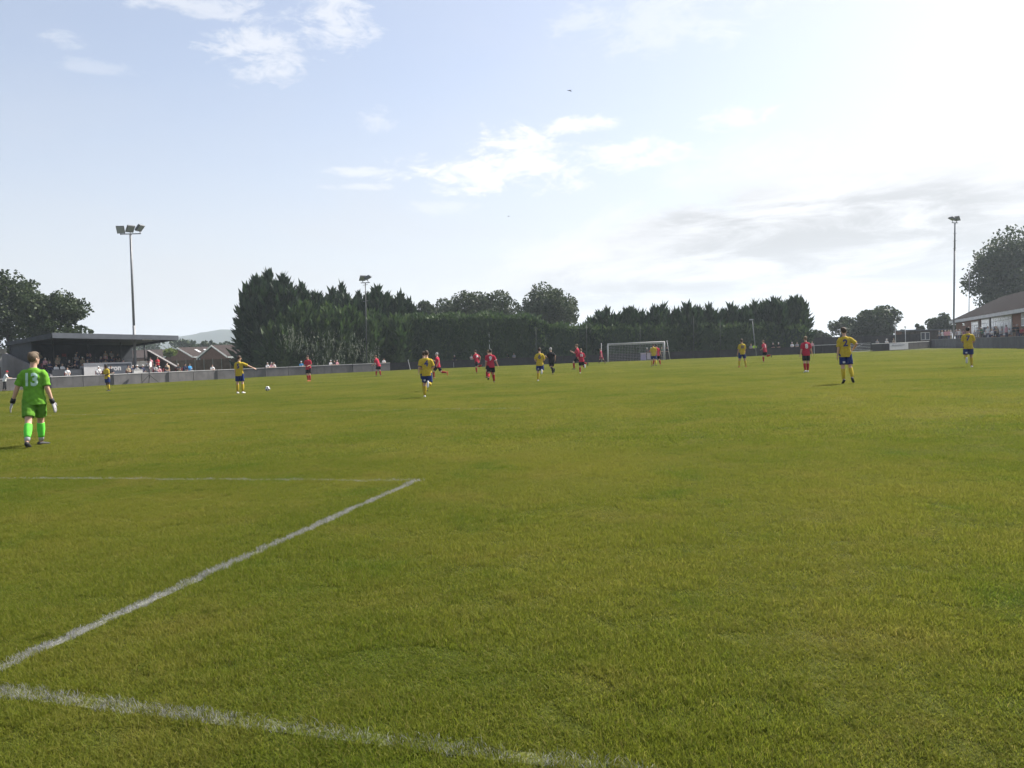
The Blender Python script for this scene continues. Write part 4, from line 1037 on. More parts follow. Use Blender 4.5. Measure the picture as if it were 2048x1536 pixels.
def add_body(J, p, slim=1.0, hands=True):
    T, Hd = J['T'], J['Hd']; mb = MB(); I = Matrix.Identity(3)
    mb.loft([ell(V3(0, 0, -.10), I, .13, .10), ell(V3(0, 0, -.02), I, .155, .115), ell(J['waist'] * .6, T, .145, .105), ell(J['waist'], T, .135, .098), ell(J['chest'] * .78, T, .155, .112), ell(J['chest'], T, .165, .118), ell(T @ V3(0, -.005, .47), T, .155, .10), ell(T @ V3(0, -.01, .52), T, .10, .075), ell(T @ V3(0, -.01, .55), T, .06, .06)], 14)
    mb.tube([T @ V3(0, -.012, .50), J['neck'] + Hd @ V3(0, .0, .04), J['neck'] + Hd @ V3(0, .01, .12)], [.068, .058, .055], 10)
    h = J['head']
    mb.loft([ell(h + Hd @ V3(0, .035, -.118), Hd, .028, .030), ell(h + Hd @ V3(0, .022, -.095), Hd, .052, .062), ell(h + Hd @ V3(0, .010, -.05), Hd, .066, .084), ell(h + Hd @ V3(0, 0, .0), Hd, .075, .096), ell(h + Hd @ V3(0, -.004, .05), Hd, .074, .094), ell(h + Hd @ V3(0, -.004, .09), Hd, .055, .070), ell(h + Hd @ V3(0, -.004, .115), Hd, .02, .03)], 14)
    mb.tube([h + Hd @ V3(0, .085, .015), h + Hd @ V3(0, .112, -.03)], [.010, .016], 6)
    for s in (-1, 1): mb.ball(h + Hd @ V3(.077 * s, -.008, -.015), .011, .022, .034, 8, 6, Hd)
    for s, k in ((-1, 'L'), (1, 'R')):
        a, b, c = J['hip' + k], J['knee' + k], J['ankle' + k]
        mb.tube([a + V3(0, 0, .06), a, a.lerp(b, .35), a.lerp(b, .8), b, b.lerp(c, .22), b.lerp(c, .42), b.lerp(c, .8), c], [.08, .094, .088, .064, .057, .058, .060, .040, .036], 12)
        d = J['fdir' + k]; u = J['fup' + k]
        mb.tube([c - u * .02 - d * .05, c - u * .045 + d * .06, c - u * .055 + d * .17], [.024, .024, .014], 8)
        a, b, c = J['sh' + k], J['elb' + k], J['wri' + k]
        mb.tube([J['T'] @ V3(.10 * s, -.005, .44), a, a.lerp(b, .4), b, b.lerp(c, .3), c.lerp(b, .15), c], [.05, .052, .048, .041, .042, .031, .028], 10)
        if hands: hand(mb, c, J['hdir' + k], s)
    return mb
def add_shirt(J, loose=1.0, long=False, hem=-.12, sleeve=.62):
    T = J['T']; mb = MB(); L = loose
    low = T @ V3(0, 0, hem * .6); low.z = min(low.z, hem * .5)
    mb.loft([ell(V3(low.x, low.y, hem - .02), Matrix.Identity(3), .208 * L, .150 * L), ell(V3(0, 0, -.02).lerp(low, .2), Matrix.Identity(3), .196 * L, .142 * L), ell(J['waist'], T, .17 * L, .128 * L), ell(J['chest'] * .75, T, .178 * L, .132 * L), ell(J['chest'], T, .186, .134), ell(T @ V3(0, -.005, .46), T, .172, .118), ell(T @ V3(0, -.012, .515), T, .118, .092), ell(T @ V3(0, -.012, .555), T, .062, .066)], 18)
    for s, k in ((-1, 'L'), (1, 'R')):
        a, b, c = J['sh' + k], J['elb' + k], J['wri' + k]
        pts = [T @ V3(.09 * s, -.008, .452), a + T @ V3(-.02 * s, 0, 0), a.lerp(b, .2), a.lerp(b, .45)]; r = [.072, .073, .072, .070]
        if long: pts += [b, b.lerp(c, .5), b.lerp(c, .93)]; r += [.056, .052, .042]
        else: pts += [a.lerp(b, sleeve + .25)]; r += [.072]
        mb.tube(pts, r, 12)
    return mb
def add_shorts(J, length=.80, full=False, wide=1.0):
    mb = MB(); I = Matrix.Identity(3); W = wide
    mb.loft([ell(V3(0, 0, -.15), I, .155 * W, .125 * W), ell(V3(0, 0, -.06), I, .172 * W, .132 * W), ell(V3(0, 0, .06), I, .158, .118), ell(J['waist'] * .75, J['T'], .15, .112)], 16)
    for s, k in ((-1, 'L'), (1, 'R')):
        a, b, c = J['hip' + k], J['knee' + k], J['ankle' + k]
        if full: mb.tube([a + V3(0, 0, .04), a, a.lerp(b, .5), b, b.lerp(c, .5), b.lerp(c, .92)], [.09, .105, .092, .075, .070, .062], 12)
        else: mb.tube([a + V3(0, 0, .04), a, a.lerp(b, .4), a.lerp(b, length)], [.09, .108 * W, .110 * W, .108 * W], 12)
    return mb
def add_hair(J, kind='short'):
    h, Hd = J['head'], J['Hd']; mb = MB()
    mb.ball(h + Hd @ V3(0, -.014, .028), .085, .104, .106, 16, 10, Hd)
    if kind == 'quiff': mb.ball(h + Hd @ V3(-.012, .030, .092), .074, .078, .052, 14, 8, Hd); mb.ball(h + Hd @ V3(-.035, -.005, .088), .062, .075, .048, 14, 8, Hd)
    if kind == 'bun': mb.ball(h + Hd @ V3(0, -.12, .05), .035, .035, .035, 8, 6, Hd)
    if kind == 'long': mb.loft([ell(h + Hd @ V3(0, -.045, .03), Hd, .088, .075), ell(h + Hd @ V3(0, -.055, -.09), Hd, .085, .06), ell(h + Hd @ V3(0, -.06, -.2), Hd, .06, .035)], 10)
    if kind == 'cap':
        mb = MB(); mb.ball(h + Hd @ V3(0, -.004, .045), .088, .108, .085, 14, 8, Hd)
        mb.loft([(h + Hd @ V3(0, .09, .045), Hd @ V3(.07, 0, 0), Hd @ V3(0, .07, -.01)), (h + Hd @ V3(0, .095, .06), Hd @ V3(.065, 0, 0), Hd @ V3(0, .06, -.01))], 12)
    if kind == 'sunhat':
        mb = MB(); mb.ball(h + Hd @ V3(0, 0, .06), .085, .10, .075, 14, 8, Hd)
        mb.loft([(h + Hd @ V3(0, 0, .045), Hd @ V3(.16, 0, 0), Hd @ V3(0, .17, 0)), (h + Hd @ V3(0, 0, .06), Hd @ V3(.15, 0, 0), Hd @ V3(0, .16, 0))], 16)
    me = mb.mesh('hair', True)
    nr = [v.normal.copy() for v in me.vertices]
    for v, q in zip(me.vertices, nr):
        if kind not in ('cap', 'sunhat'): v.co += q * (noise.noise(v.co * 38) * .009)
    return me
def add_boot(J, k, big=1.0):
    c, d, u = J['ankle' + k], J['fdir' + k], J['fup' + k]; x = d.cross(u); mb = MB()
    def rg(y, z, w, h): return (c + d * y + u * z, x * w, u * h)
    mb.loft([rg(-.075, -.045, .026, .030), rg(-.055, -.042, .038, .042), rg(.0, -.042, .042, .045), rg(.06, -.052, .045, .034), rg(.13, -.060, .047, .026), rg(.175, -.066, .034, .018), rg(.19, -.068, .014, .010)], 10)
    return mb
def add_sock(J, k, top=.14, bot=.93, r=1.0):
    b, c = J['knee' + k], J['ankle' + k]; mb = MB()
    ts = [top, top + .02] + [q for q in (.3, .45, .7) if top + .04 < q < bot - .02] + [bot]; rs = [float(np.interp(q, [.0, .14, .3, .45, .7, .95], [.062, .065, .068, .069, .055, .046])) for q in ts]
    mb.tube([b.lerp(c, t) for t in ts], [q * r for q in rs], 12); return mb
def drop(J):                                # how far the pelvis must rise so that the lowest sole meets the ground
    lo = 9
    for k in 'LR':
        for y in (-.07, .16): lo = min(lo, (J['ankle' + k] + J['fdir' + k] * y - J['fup' + k] * .083).z)
    return -lo

NUMJOBS = []
KITS = {'yellow': dict(shirt=(.46, .335, .035), shorts=(.016, .030, .125), socks=(.46, .34, .03), num=(.05, .05, .16)),
        'red': dict(shirt=(.40, .028, .055), shorts=(.014, .014, .017), socks=(.34, .022, .028), num=(.7, .68, .68)),
        'ref': dict(shirt=(.016, .016, .018), shorts=(.015, .015, .017), socks=(.016, .016, .018), num=(.5, .5, .5)),
        'maroon': dict(shirt=(.36, .05, .09), shorts=(.30, .04, .08), socks=(.05, .03, .03), num=(.6, .6, .6)),
        'green': dict(shirt=(.125, .31, .032), shorts=(.095, .235, .026), socks=(.13, .62, .07), num=(.42, .60, .52))}
def player(label, px, py, hpx, kit, pose, rz=0, number=None, skin=0, hair='brown', hk='short', boots='black', gloves=False, vox=.013, strip=None, group='players on the pitch', patch=None):
    K = KITS[kit]; base = G(px, py); J = joints(pose); up = drop(J)
    t = empty('person', base, R(rz), label, 'person', group)
    top = up + (J['head'] + J['Hd'] @ V3(0, 0, .125)).z
    depth = base.y * math.cos(PITCH) + HC * math.sin(PITCH)
    sc = hpx * depth / F / top; t.scale = (sc, sc, sc)
    off = V3(0, 0, up)
    def put(name, mb, m, v=None, sm=3, par=None, smooth=True):
        me = mb.mesh(name, smooth); o = link(name, me, m, par or t, off if par is None else None)
        if v: QUEUE.append((o, v, sm))
        return o
    body = put('body', add_body(J, pose, hands=not gloves), SKIN[skin], vox, 3)
    sh = put('shirt', add_shirt(J), cloth(*K['shirt']), vox * 1.1, 3)
    st = put('shorts', add_shorts(J), cloth(*K['shorts']), vox * 1.1, 3)
    for k in 'LR':
        put('sock', add_sock(J, k, bot=.80 if gloves else .95), cloth(*K['socks']))
        if gloves: put('ankle_sock', add_sock(J, k, .78, .96, .96), cloth(.42, .42, .44))
        bt = put('boot', add_boot(J, k), M['black'] if boots == 'black' else (M['boot_white'] if boots == 'white' else cloth(.5, .12, .06)))
        if gloves:
            g = MB(); hand(g, J['wri' + k] + J['hdir' + k] * .045, J['hdir' + k], -1 if k == 'L' else 1, 1, 1.32)
            go = put('glove', g, M['glove'], .0062, 1)
            w = MB(); w.tube([J['wri' + k] - J['hdir' + k] * .03, J['wri' + k] + J['hdir' + k] * .06], [.040, .045], 12); put('glove_cuff', w, M['black'], par=go)
    if hair != 'none': link('hair', add_hair(J, hk), HAIR[hair], t, off)
    if number: NUMJOBS.append((sh, J, number, cloth(*K['num'])))
    if strip:                               # a plain trim ring at each sleeve end
        for k in 'LR':
            a, b = J['sh' + k], J['elb' + k]; w = MB(); w.tube([a.lerp(b, .82), a.lerp(b, .89)], [.077, .077], 12); put('sleeve_trim', w, cloth(*strip), par=sh)
    if patch:
        a, b = J['hipL'], J['kneeL']; c = a.lerp(b, .62) + V3(0.02, -.118, 0); w = MB(); w.box(c, (.075, .008, .065)); put('shorts_print', w, cloth(.55, .55, .6), par=st)
    return t
RUN_R = dict(lean=9, legR=(-8, 3, 92), legL=(8, 3, 12), armL=(-10, 18, 80, 25), armR=(8, 18, 75, 25))
RUN_L = dict(lean=9, legL=(-8, 3, 92), legR=(8, 3, 12), armR=(-10, 18, 80, 25), armL=(8, 18, 75, 25))
SPRINT = dict(lean=14, legL=(42, 2, 45), legR=(-22, 2, 62), armL=(-45, 10, 75), armR=(35, 10, 85), footL=0)
SPRINT2 = dict(lean=12, legR=(30, 2, 32), legL=(-30, 2, 55), armR=(-40, 10, 70), armL=(30, 10, 85), footR=0)
WALK = dict(lean=2, legL=(16, 3, 6), legR=(-16, 3, 14), armL=(-12, 8, 14), armR=(14, 8, 18), footR=-14)
WALK2 = dict(lean=3, legR=(16, 3, 5), legL=(-16, 3, 14), armR=(-10, 12, 16), armL=(10, 12, 20), footL=-14)
STAND = dict(lean=2, legL=(2, 7, 3), legR=(-2, 7, 3), armL=(4, 9, 20), armR=(2, 9, 18))

player('goalkeeper in bright green kit number 13 walking away with white gloves', 74, 893.5, 189, 'green', dict(lean=1, side=2, twist=-4, head=-34, nod=-2, legL=(-22, -2, 10), legR=(25, -6, 15), footL=-16, toeR=38, toeL=2, armL=(-3, 20, 16), armR=(-6, 12, 24, -5)), 20, '13', 0, 'sandy', 'quiff', gloves=True, vox=.0095)
player('yellow shirted player with arms bent near the left wall, facing the pitch', 216, 782.5, 54, 'yellow', dict(lean=3, legL=(6, 6, 6), legR=(-6, 5, 18), armL=(10, 6, 62, 30), armR=(14, 6, 80, 20), head=10), 158, None, 2, 'dark')
player('yellow number 5 pointing to the right beside the ball', 481, 787, 76, 'yellow', dict(lean=2, legL=(3, 5, 3), legR=(-3, 6, 4), armL=(4, 8, 18), armR=(22, 62, 6), head=-35), -6, '5', 0, 'brown', boots='white')
player('red shirted player in black shorts facing the camera right of the ball', 618, 763.5, 53, 'red', dict(lean=4, legL=(10, 3, 8), legR=(-6, 3, 14), armL=(8, 12, 70, 30), armR=(6, 14, 70, 20)), 170, None, 0, 'brown', boots='red')
player('red shirted player leaning forward at the far left before the wall end', 758, 753, 43, 'red', dict(lean=24, legL=(16, 6, 10), legR=(2, 8, 10), armL=(30, 8, 50), armR=(35, 8, 50), nod=-15), 62, None, 0, 'fair')
player('yellow number 4 running away with raised right heel', 856, 795, 94, 'yellow', dict(RUN_R, lean=6), -3, '4', 0, 'brown', boots='white', strip=(.025, .03, .09), patch=1)
player('yellow shirted player mostly hidden behind the yellow number 4', 850.5, 783, 80, 'yellow', dict(WALK), -10, None, 0, 'brown')
player('red runner heading left just right of the yellow number 4', 877, 757, 52, 'red', dict(SPRINT, lean=4), 68, None, 0, 'grey', boots='red')
player('red number 14 sprinting left before the dark hedge', 955, 747, 47, 'red', dict(SPRINT2, legL=(-30, 2, 75)), 46, '14', 0, 'brown')
player('pale haired red player half hidden behind the red number 9', 979, 756, 56, 'red', dict(WALK, head=30), 20, None, 0, 'fair')
player('red number 9 jogging away at centre', 983, 766, 68, 'red', dict(WALK2, lean=5, legL=(-22, 3, 38), armR=(-5, 22, 40)), -2, '9', 1, 'dark', strip=(.6, .58, .58))
player('yellow number 6 running away beside the referee', 1081, 762.5, 67, 'yellow', dict(RUN_R, lean=7), -4, '6', 0, 'brown', boots='white', patch=1)
player('referee in all black running left of centre behind the yellow six', 1104, 750, 55, 'ref', dict(SPRINT2, lean=5, legR=(18, 3, 22), legL=(-14, 3, 60)), 25, None, 0, 'grey')
player('red runner facing left partly behind the red number 18', 1157, 739, 51, 'red', dict(SPRINT, lean=5, armL=(30, 10, 100)), 70, None, 0, 'fair')
player('red number 18 running away left of the goal', 1164, 747, 50, 'red', dict(RUN_R, lean=8), 8, '18', 0, 'fair', boots='white')
player('maroon clad player walking left of the goal post', 1203, 727.5, 31, 'maroon', dict(WALK, lean=5, legL=(22, 3, 8), legR=(-22, 3, 16)), 68, None, 0, 'fair')
player('yellow shirted player with back turned in front of the right goal post', 1308, 733, 46, 'yellow', dict(STAND, lean=8, legR=(-8, 6, 20)), -8, None, 0, 'brown')
player('red shirted player wide-legged behind the yellow player at the goal', 1315, 731.5, 43, 'red', dict(STAND, lean=8, legL=(14, 20, 10), legR=(2, 14, 6), armR=(4, 22, 10)), 12, None, 0, 'dark')
player('yellow number 10 standing with feet apart right of the goal', 1485, 735, 57, 'yellow', dict(STAND, legL=(0, 11, 3), legR=(0, 10, 3), head=-25, armL=(2, 10, 12), armR=(6, 9, 30)), 2, '10', 1, 'brown', 'quiff', boots='red')
player('red number 3 running left beyond the yellow number 10', 1530, 725, 45, 'red', dict(RUN_R, lean=10), 34, '3', 0, 'fair')
player('red number 8 walking away with hanging arms', 1613, 745.5, 73, 'red', dict(WALK2, legR=(6, 0, 3), legL=(-6, 1, 8), armR=(2, 17, 12), armL=(2, 10, 10)), -3, '8', 0, 'fair', boots='white')
player('yellow number 2 walking away with hand on right hip', 1692, 768, 113, 'yellow', dict(lean=1, side=-2, legL=(-6, 0, 5), legR=(-10, 5, 22), footL=-28, footR=-34, toeR=25, armL=(-2, 7, 14), armR=(-22, 42, 62, 58), head=-6), -13, '2', 0, 'brown', 'quiff', patch=1)
player('yellow number 7 running away towards the terrace on the far right', 1937, 735, 81, 'yellow', dict(RUN_L, lean=4, legL=(-5, 2, 72), armL=(10, 12, 85, 30), armR=(0, 14, 80, 25)), -26, '7', 1, 'dark', boots='white', patch=1)

# ------------------------------------------------------------------ spectators: a few poses, shared shapes, own clothes
SIT = dict(lean=6, legL=(82, 7, 84), legR=(84, 7, 86), armL=(28, 8, 50, 25), armR=(30, 8, 48, 25), footL=0, footR=0)
SIT2 = dict(lean=22, legL=(84, 10, 78), legR=(80, 9, 82), armL=(40, 6, 42, 15), armR=(42, 6, 40, 15), footL=0, footR=0, nod=-14)
SIT3 = dict(lean=-4, legL=(86, 12, 70), legR=(84, 2, 88), armL=(12, 14, 70, 40), armR=(26, 10, 60, 30), footL=0, footR=0, head=25)
LEANP = dict(lean=20, legL=(6, 5, 4), legR=(-4, 6, 8), armL=(46, 12, 58, 35), armR=(46, 12, 56, 35), nod=-12)
STANDF = dict(STAND, armL=(10, 8, 85, 45), armR=(10, 8, 85, 45))
STANDT = dict(STAND, armL=(4, 10, 14), armR=(50, 12, 70, 10), head=30)
POSES = {'sit': SIT, 'sit_forward': SIT2, 'sit_back': SIT3, 'lean': LEANP, 'stand': STAND, 'arms': STANDF, 'talk': STANDT}
SHAPES = {}
def shape(pose, hk):
    k = (pose, hk)
    if k in SHAPES: return SHAPES[k]
    J = joints(POSES[pose]); up = drop(J); d = {'up': up, 'height': up + (J['head'].z + .125)}
    if ('b', pose) not in SHAPES:
        e = {}
        e['body'] = (add_body(J, POSES[pose]).mesh('body', True), .016)
        e['top'] = (add_shirt(J, 1.05).mesh('top', True), .020); e['top_long'] = (add_shirt(J, 1.08, True).mesh('jacket', True), .020)
        e['trousers'] = (add_shorts(J, full=True).mesh('trousers', True), .020); e['shorts'] = (add_shorts(J, .9).mesh('shorts', True), .020)
        e['shoeL'] = (add_boot(J, 'L').mesh('shoe', True), 0); e['shoeR'] = (add_boot(J, 'R').mesh('shoe', True), 0)
        for me, _ in e.values(): me.materials.append(None)
        SHAPES[('b', pose)] = e
    d['parts'] = dict(SHAPES[('b', pose)]); hm = add_hair(J, hk); hm.materials.append(None); d['hair'] = hm
    SHAPES[k] = d; return d
REMESHED = set()
def spectator(label, loc, rz, pose, top, legs, hk='short', hair='brown', skin=0, long=False, short=False, h=1.72, group='spectators', hat=None):
    s = shape(pose, hk); t = empty('person', loc, R(rz), label, 'person', group); q = h / 1.8; t.scale = (q, q, q)
    off = V3(0, 0, s['up'])
    def put(name, me, v, m):
        o = link(name, me, None, t, off); own_mat(o, m)
        if v and me.name not in REMESHED: REMESHED.add(me.name); QUEUE.append((o, v, 2))
        return o
    e = s['parts']
    put('body', *e['body'], SKIN[skin])
    put('jacket' if long else 'shirt', *e['top_long' if long else 'top'], cloth(*top))
    put('shorts' if short else 'trousers', *e['shorts' if short else 'trousers'], cloth(*legs))
    for k in 'LR': put('shoe', *e['shoe' + k], M['black'])
    if hk in ('cap', 'sunhat'): put('hat', s['hair'], 0, cloth(*(hat or (.5, .5, .5))))
    else: put('hair', s['hair'], 0, HAIR[hair])
    return t
WH, GY, DK, NV, BL, RD, PK, CR, GN, KH, HV = (.62, .62, .62), (.26, .26, .27), (.02, .02, .024), (.03, .035, .075), (.05, .24, .48), (.42, .04, .05), (.50, .26, .30), (.55, .46, .30), (.05, .13, .07), (.26, .22, .16), (.45, .75, .03)
CN = {WH: 'white', GY: 'grey', DK: 'black', NV: 'navy', BL: 'bright blue', RD: 'red', PK: 'pink', CR: 'cream', GN: 'dark green', KH: 'khaki', HV: 'bright yellow-green'}
# along the left wall
def wallp(s, off, z=0):                      # a point s metres along the left wall, off metres behind it
    L = 0
    for a, b in zip(WALL, WALL[1:]):
        l = (b - a).length
        if s <= L + l:
            d = (b - a).normalized(); return a + d * (s - L) + V3(-d.y, d.x, 0) * off + UP * z
        L += l
    return WALL[-1]
def wall_s(px):                              # distance along the wall that shows at a photo column
    best = min(range(0, 900), key=lambda i: abs((lambda p: 1024 + F * (p - V3(0, 0, HC)).dot(_rt) / (p - V3(0, 0, HC)).dot(_fw) - px)(wallp(i * .09, 0, 1))))
    return best * .09
spectator('person in a white top and red cap leaning on the wall at the left edge', wallp(wall_s(4), -.50), -60, 'lean', WH, DK, 'cap', hat=RD, h=1.78)
for px, top, lab, hk, pose in [(429, WH, 'person in white sitting alone on the wall before the bungalows', 'short', 'lean'), (537, WH, 'leftmost of three people leaning on the wall before the conifers', 'short', 'lean'), (544, PK, 'middle of three people leaning on the wall before the conifers', 'long', 'lean'),
                     (550, WH, 'rightmost of three people leaning on the wall before the conifers', 'short', 'lean'), (605, BL, 'person in bright blue at the wall left of the red player', 'cap', 'lean'), (663, WH, 'person in white shirt and dark hat at the wall before the conifers', 'cap', 'lean'),
                     (671, DK, 'person in dark top at the wall right of the white shirt', 'short', 'lean'), (676, PK, 'person in pink beside the dark top at the wall', 'short', 'lean'), (770, WH, 'pale clothed person at the end of the wall behind the leaning red player', 'short', 'lean')]:
    spectator(lab, wallp(wall_s(px), .42), random.uniform(205, 240), pose, top, random.choice([DK, NV, KH]), hk, random.choice(['brown', 'grey', 'dark']), hat=WH, group='people leaning on the left wall')
# front row before the grandstand, on chairs
def chair(label, loc, rz):
    t = empty('plastic_chair', loc, rz, label, 'chair', 'chairs before the grandstand')
    MB().box((0, 0, .43), (.44, .42, .05)).build('seat', M['red_plastic'], t); MB().box((0, -.2, .68), (.44, .04, .42), None, (0, 1, -.12), (0, .12, 1)).build('backrest', M['red_plastic'], t)
    for x in (-.19, .19):
        for y in (-.18, .18): MB().box((x, y, .20), (.04, .04, .41)).build('leg', M['red_plastic'], t)
FR = [(6.9, WH, 'sit', 'short', 'white'), (9.9, WH, 'sit', 'cap', 'white'), (10.5, GY, 'sit_forward', 'short', ''), (11.1, DK, 'sit', 'short', ''), (13.0, KH, 'sit_back', 'short', ''), (13.5, NV, 'sit_back', 'short', ''), (13.9, GY, 'sit', 'sunhat', ''), (14.5, NV, 'sit', 'cap', ''), (16.0, GY, 'sit_back', 'short', ''), (17.1, DK, 'sit_forward', 'short', ''), (18.6, DK, 'sit_back', 'short', ''), (19.3, NV, 'sit_forward', 'short', ''), (20.0, BL, 'sit_back', 'short', '')]
for i, (u, top, pose, hk, _) in enumerate(FR):
    rz = math.degrees(math.atan2(-SB.y, -SB.x)) - 90 + random.uniform(-12, 12)
    chair('red plastic chair of the %s person from the left in the row before the stand' % ['first', 'second', 'third', 'fourth', 'fifth', 'sixth', 'seventh', 'eighth', 'ninth', 'tenth', 'eleventh', 'twelfth', 'last'][i], S(u, -1.7, .55), R(rz))
    spectator('%s person from the left in the seated row before the stand, %s top' % (['first', 'second', 'third', 'fourth', 'fifth', 'sixth', 'seventh', 'eighth', 'ninth', 'tenth', 'eleventh', 'twelfth', 'last'][i], CN[top]), S(u, -1.7, .55), rz, pose, top, random.choice([DK, NV, KH, GY]), hk, random.choice(['brown', 'grey', 'dark']), skin=random.choice([0, 0, 1]), long=random.random() < .3, group='front row before the grandstand', hat=WH)
# inside the grandstand, tops picked darker to paint the dim interior
n = 0
ordn = ['first', 'second', 'third', 'fourth', 'fifth', 'sixth']
for k in range(5):
    D = 1.05 + k * 1.15; z = 1.0 + .34 * k; us = sorted(random.sample(range(14), 6 if k in (0, 1, 2) else 5))
    for q, j in enumerate(us):
        u = 6.3 + .8 + j * .62; top = random.choice([WH, GY, GY, PK, KH, NV, NV, DK, DK, KH, GN]); rz = math.degrees(math.atan2(-SB.y, -SB.x)) - 90 + random.uniform(-10, 10)
        spectator('%s person from the left in stand row %s, %s top' % (ordn[q], ['one', 'two', 'three', 'four', 'five'][k], CN[top]), S(u, D - .02, z - .02), rz, random.choice(['sit', 'sit_forward', 'sit_back']), top, random.choice([DK, NV, KH]), random.choice(['short', 'short', 'cap', 'long']), random.choice(['brown', 'grey', 'dark', 'fair']), h=1.68, group='spectators seated in the grandstand', hat=random.choice([WH, NV]))
# on the stairs at the right end of the stand
for i, (u, D, kk, top, pose, lab, hk) in enumerate([(17.6, 2.0, 2, PK, 'stand', 'person in pink standing at the top of the stand stairs, left one', 'short'), (18.3, 1.8, 2, RD, 'arms', 'person in a red shirt standing on the stand stairs', 'short'), (17.9, .9, 0, PK, 'sit', 'person in pink seated low on the stand stairs', 'cap'), (18.9, .9, 0, CR, 'stand', 'person in a cream shirt standing at the foot of the stand stairs', 'short'), (17.0, 1.6, 1, WH, 'talk', 'person in white holding an arm up on the stand stairs', 'cap')]):
    spectator(lab, S(u, D, .34 * (kk + 1)), random.uniform(205, 235), pose, top, random.choice([DK, KH, PK if top == PK else NV]), hk, 'brown', h=1.74, group='people on the stand stairs', hat=WH, short=i == 2)
# behind the far fence
for px, d, top, lab, pose, hk in [(909, 106.6, DK, 'person in dark top and white trousers by the hedge right of the yellow four', 'stand', 'short'), (943, 107, WH, 'person in a white shirt behind the fence left of red number fourteen', 'talk', 'short'), (1015, 108.0, DK, 'dark clad person by the hedge right of the red number nine', 'arms', 'short'), (1028, 107.9, GY, 'grey haired person by the hedge left of the yellow six', 'arms', 'short'),
                                  (1294, 107.6, DK, 'person in dark clothes behind the goal boards', 'arms', 'cap'), (1302, 107.5, RD, 'person in red top behind the goal boards', 'arms', 'cap'), (1323, 107.4, GN, 'person in green behind the goal net', 'arms', 'short'), (1334, 107.5, DK, 'dark clad person right of the goal post', 'arms', 'short'),
                                  (1502, 107.6, GY, 'person in grey behind the fence left of the hi-vis vest', 'arms', 'short'), (1509, 107.0, HV, 'person in a bright yellow-green vest behind the fence', 'arms', 'short'), (1546, 107.6, DK, 'dark clad person behind the fence right of red number three', 'arms', 'short'), (1557, 107.6, DK, 'pale capped person behind the fence right of red number three', 'arms', 'cap'),
                                  (1584, 107.2, WH, 'person in a pale shirt behind the fence left of red number eight', 'arms', 'short'), (1594, 107.4, GY, 'person in grey beside the pale shirt behind the fence', 'arms', 'short'), (1624, 107.2, PK, 'person in pink behind the red number eight', 'arms', 'short'),
                                  (1753, 110.5, GY, 'grey clad person leaning on the white rail right of the gate', 'lean', 'short'), (1772, 112.5, WH, 'person in a white hat and pale top behind the white rail', 'lean', 'sunhat'), (1787, 114, KH, 'khaki clad person behind the white rail above the board', 'arms', 'short')]:
    spectator(lab, onground(px, d + .3), random.uniform(165, 195), pose, top, WH if px == 909 else random.choice([DK, NV]), hk, random.choice(['brown', 'grey', 'fair']), h=1.74, group='people behind the far fence', hat=WH)
# terrace crowd
def tcrowd(px, dist, top, pose, hk, lab, z=1.1, rz=None, legs=None, h=1.72):
    spectator(lab, onground(px, dist, z), rz if rz is not None else random.uniform(95, 150), pose, top, legs or random.choice([DK, NV, KH]), hk, random.choice(['brown', 'grey', 'fair', 'dark']), h=h, group='people on the clubhouse terrace', hat=random.choice([WH, WH, CR]))
tc = [(1879, 131, GY), (1885, 129, WH), (1891, 127, PK), (1896, 130, PK), (1898, 126, PK), (1902, 128, WH), (1901, 134, GY), (1910, 133, GY), (1913, 127, GY), (1915, 130, WH), (1919, 126, WH), (1923, 129, CR), (1927, 131, PK)]
wd = ['first', 'second', 'third', 'fourth', 'fifth', 'sixth', 'seventh', 'eighth', 'ninth', 'tenth', 'eleventh', 'twelfth', 'thirteenth', 'fourteenth', 'fifteenth', 'sixteenth']
for i, (px, d, top) in enumerate(tc):
    tcrowd(px, d - 2, top, ['stand', 'arms', 'talk', 'lean'][i % 4], ['short', 'cap', 'sunhat'][i % 3], '%s from the left in the terrace group by the right mast, %s top' % (wd[i], CN[top]), 1.1, h=1.68)
tc = [(1950, 112, GY), (1957, 110, GY), (1965, 106, GN), (1971, 110, WH), (1974, 118, GY), (1976, 103, WH), (1985, 101, WH), (1991, 104, NV), (1996, 100, KH), (2003, 99, GY), (2010, 108, GY), (2013, 97, PK), (2020, 99, WH), (2028, 96, DK), (2036, 94.5, DK), (2044, 93.5, RD)]
for i, (px, d, top) in enumerate(tc):
    tcrowd(px, d, top, ['sit', 'arms', 'lean', 'sit_back', 'talk', 'stand'][i % 6], ['cap', 'short', 'sunhat', 'short'][i % 4], '%s from the left in the terrace group before the clubhouse windows, %s top' % (wd[i], CN[top]), 1.1, h=1.7)
tcrowd(1974.5, 118.5, GY, 'stand', 'short', 'person standing high in the clubhouse doorway between the windows', 1.5)

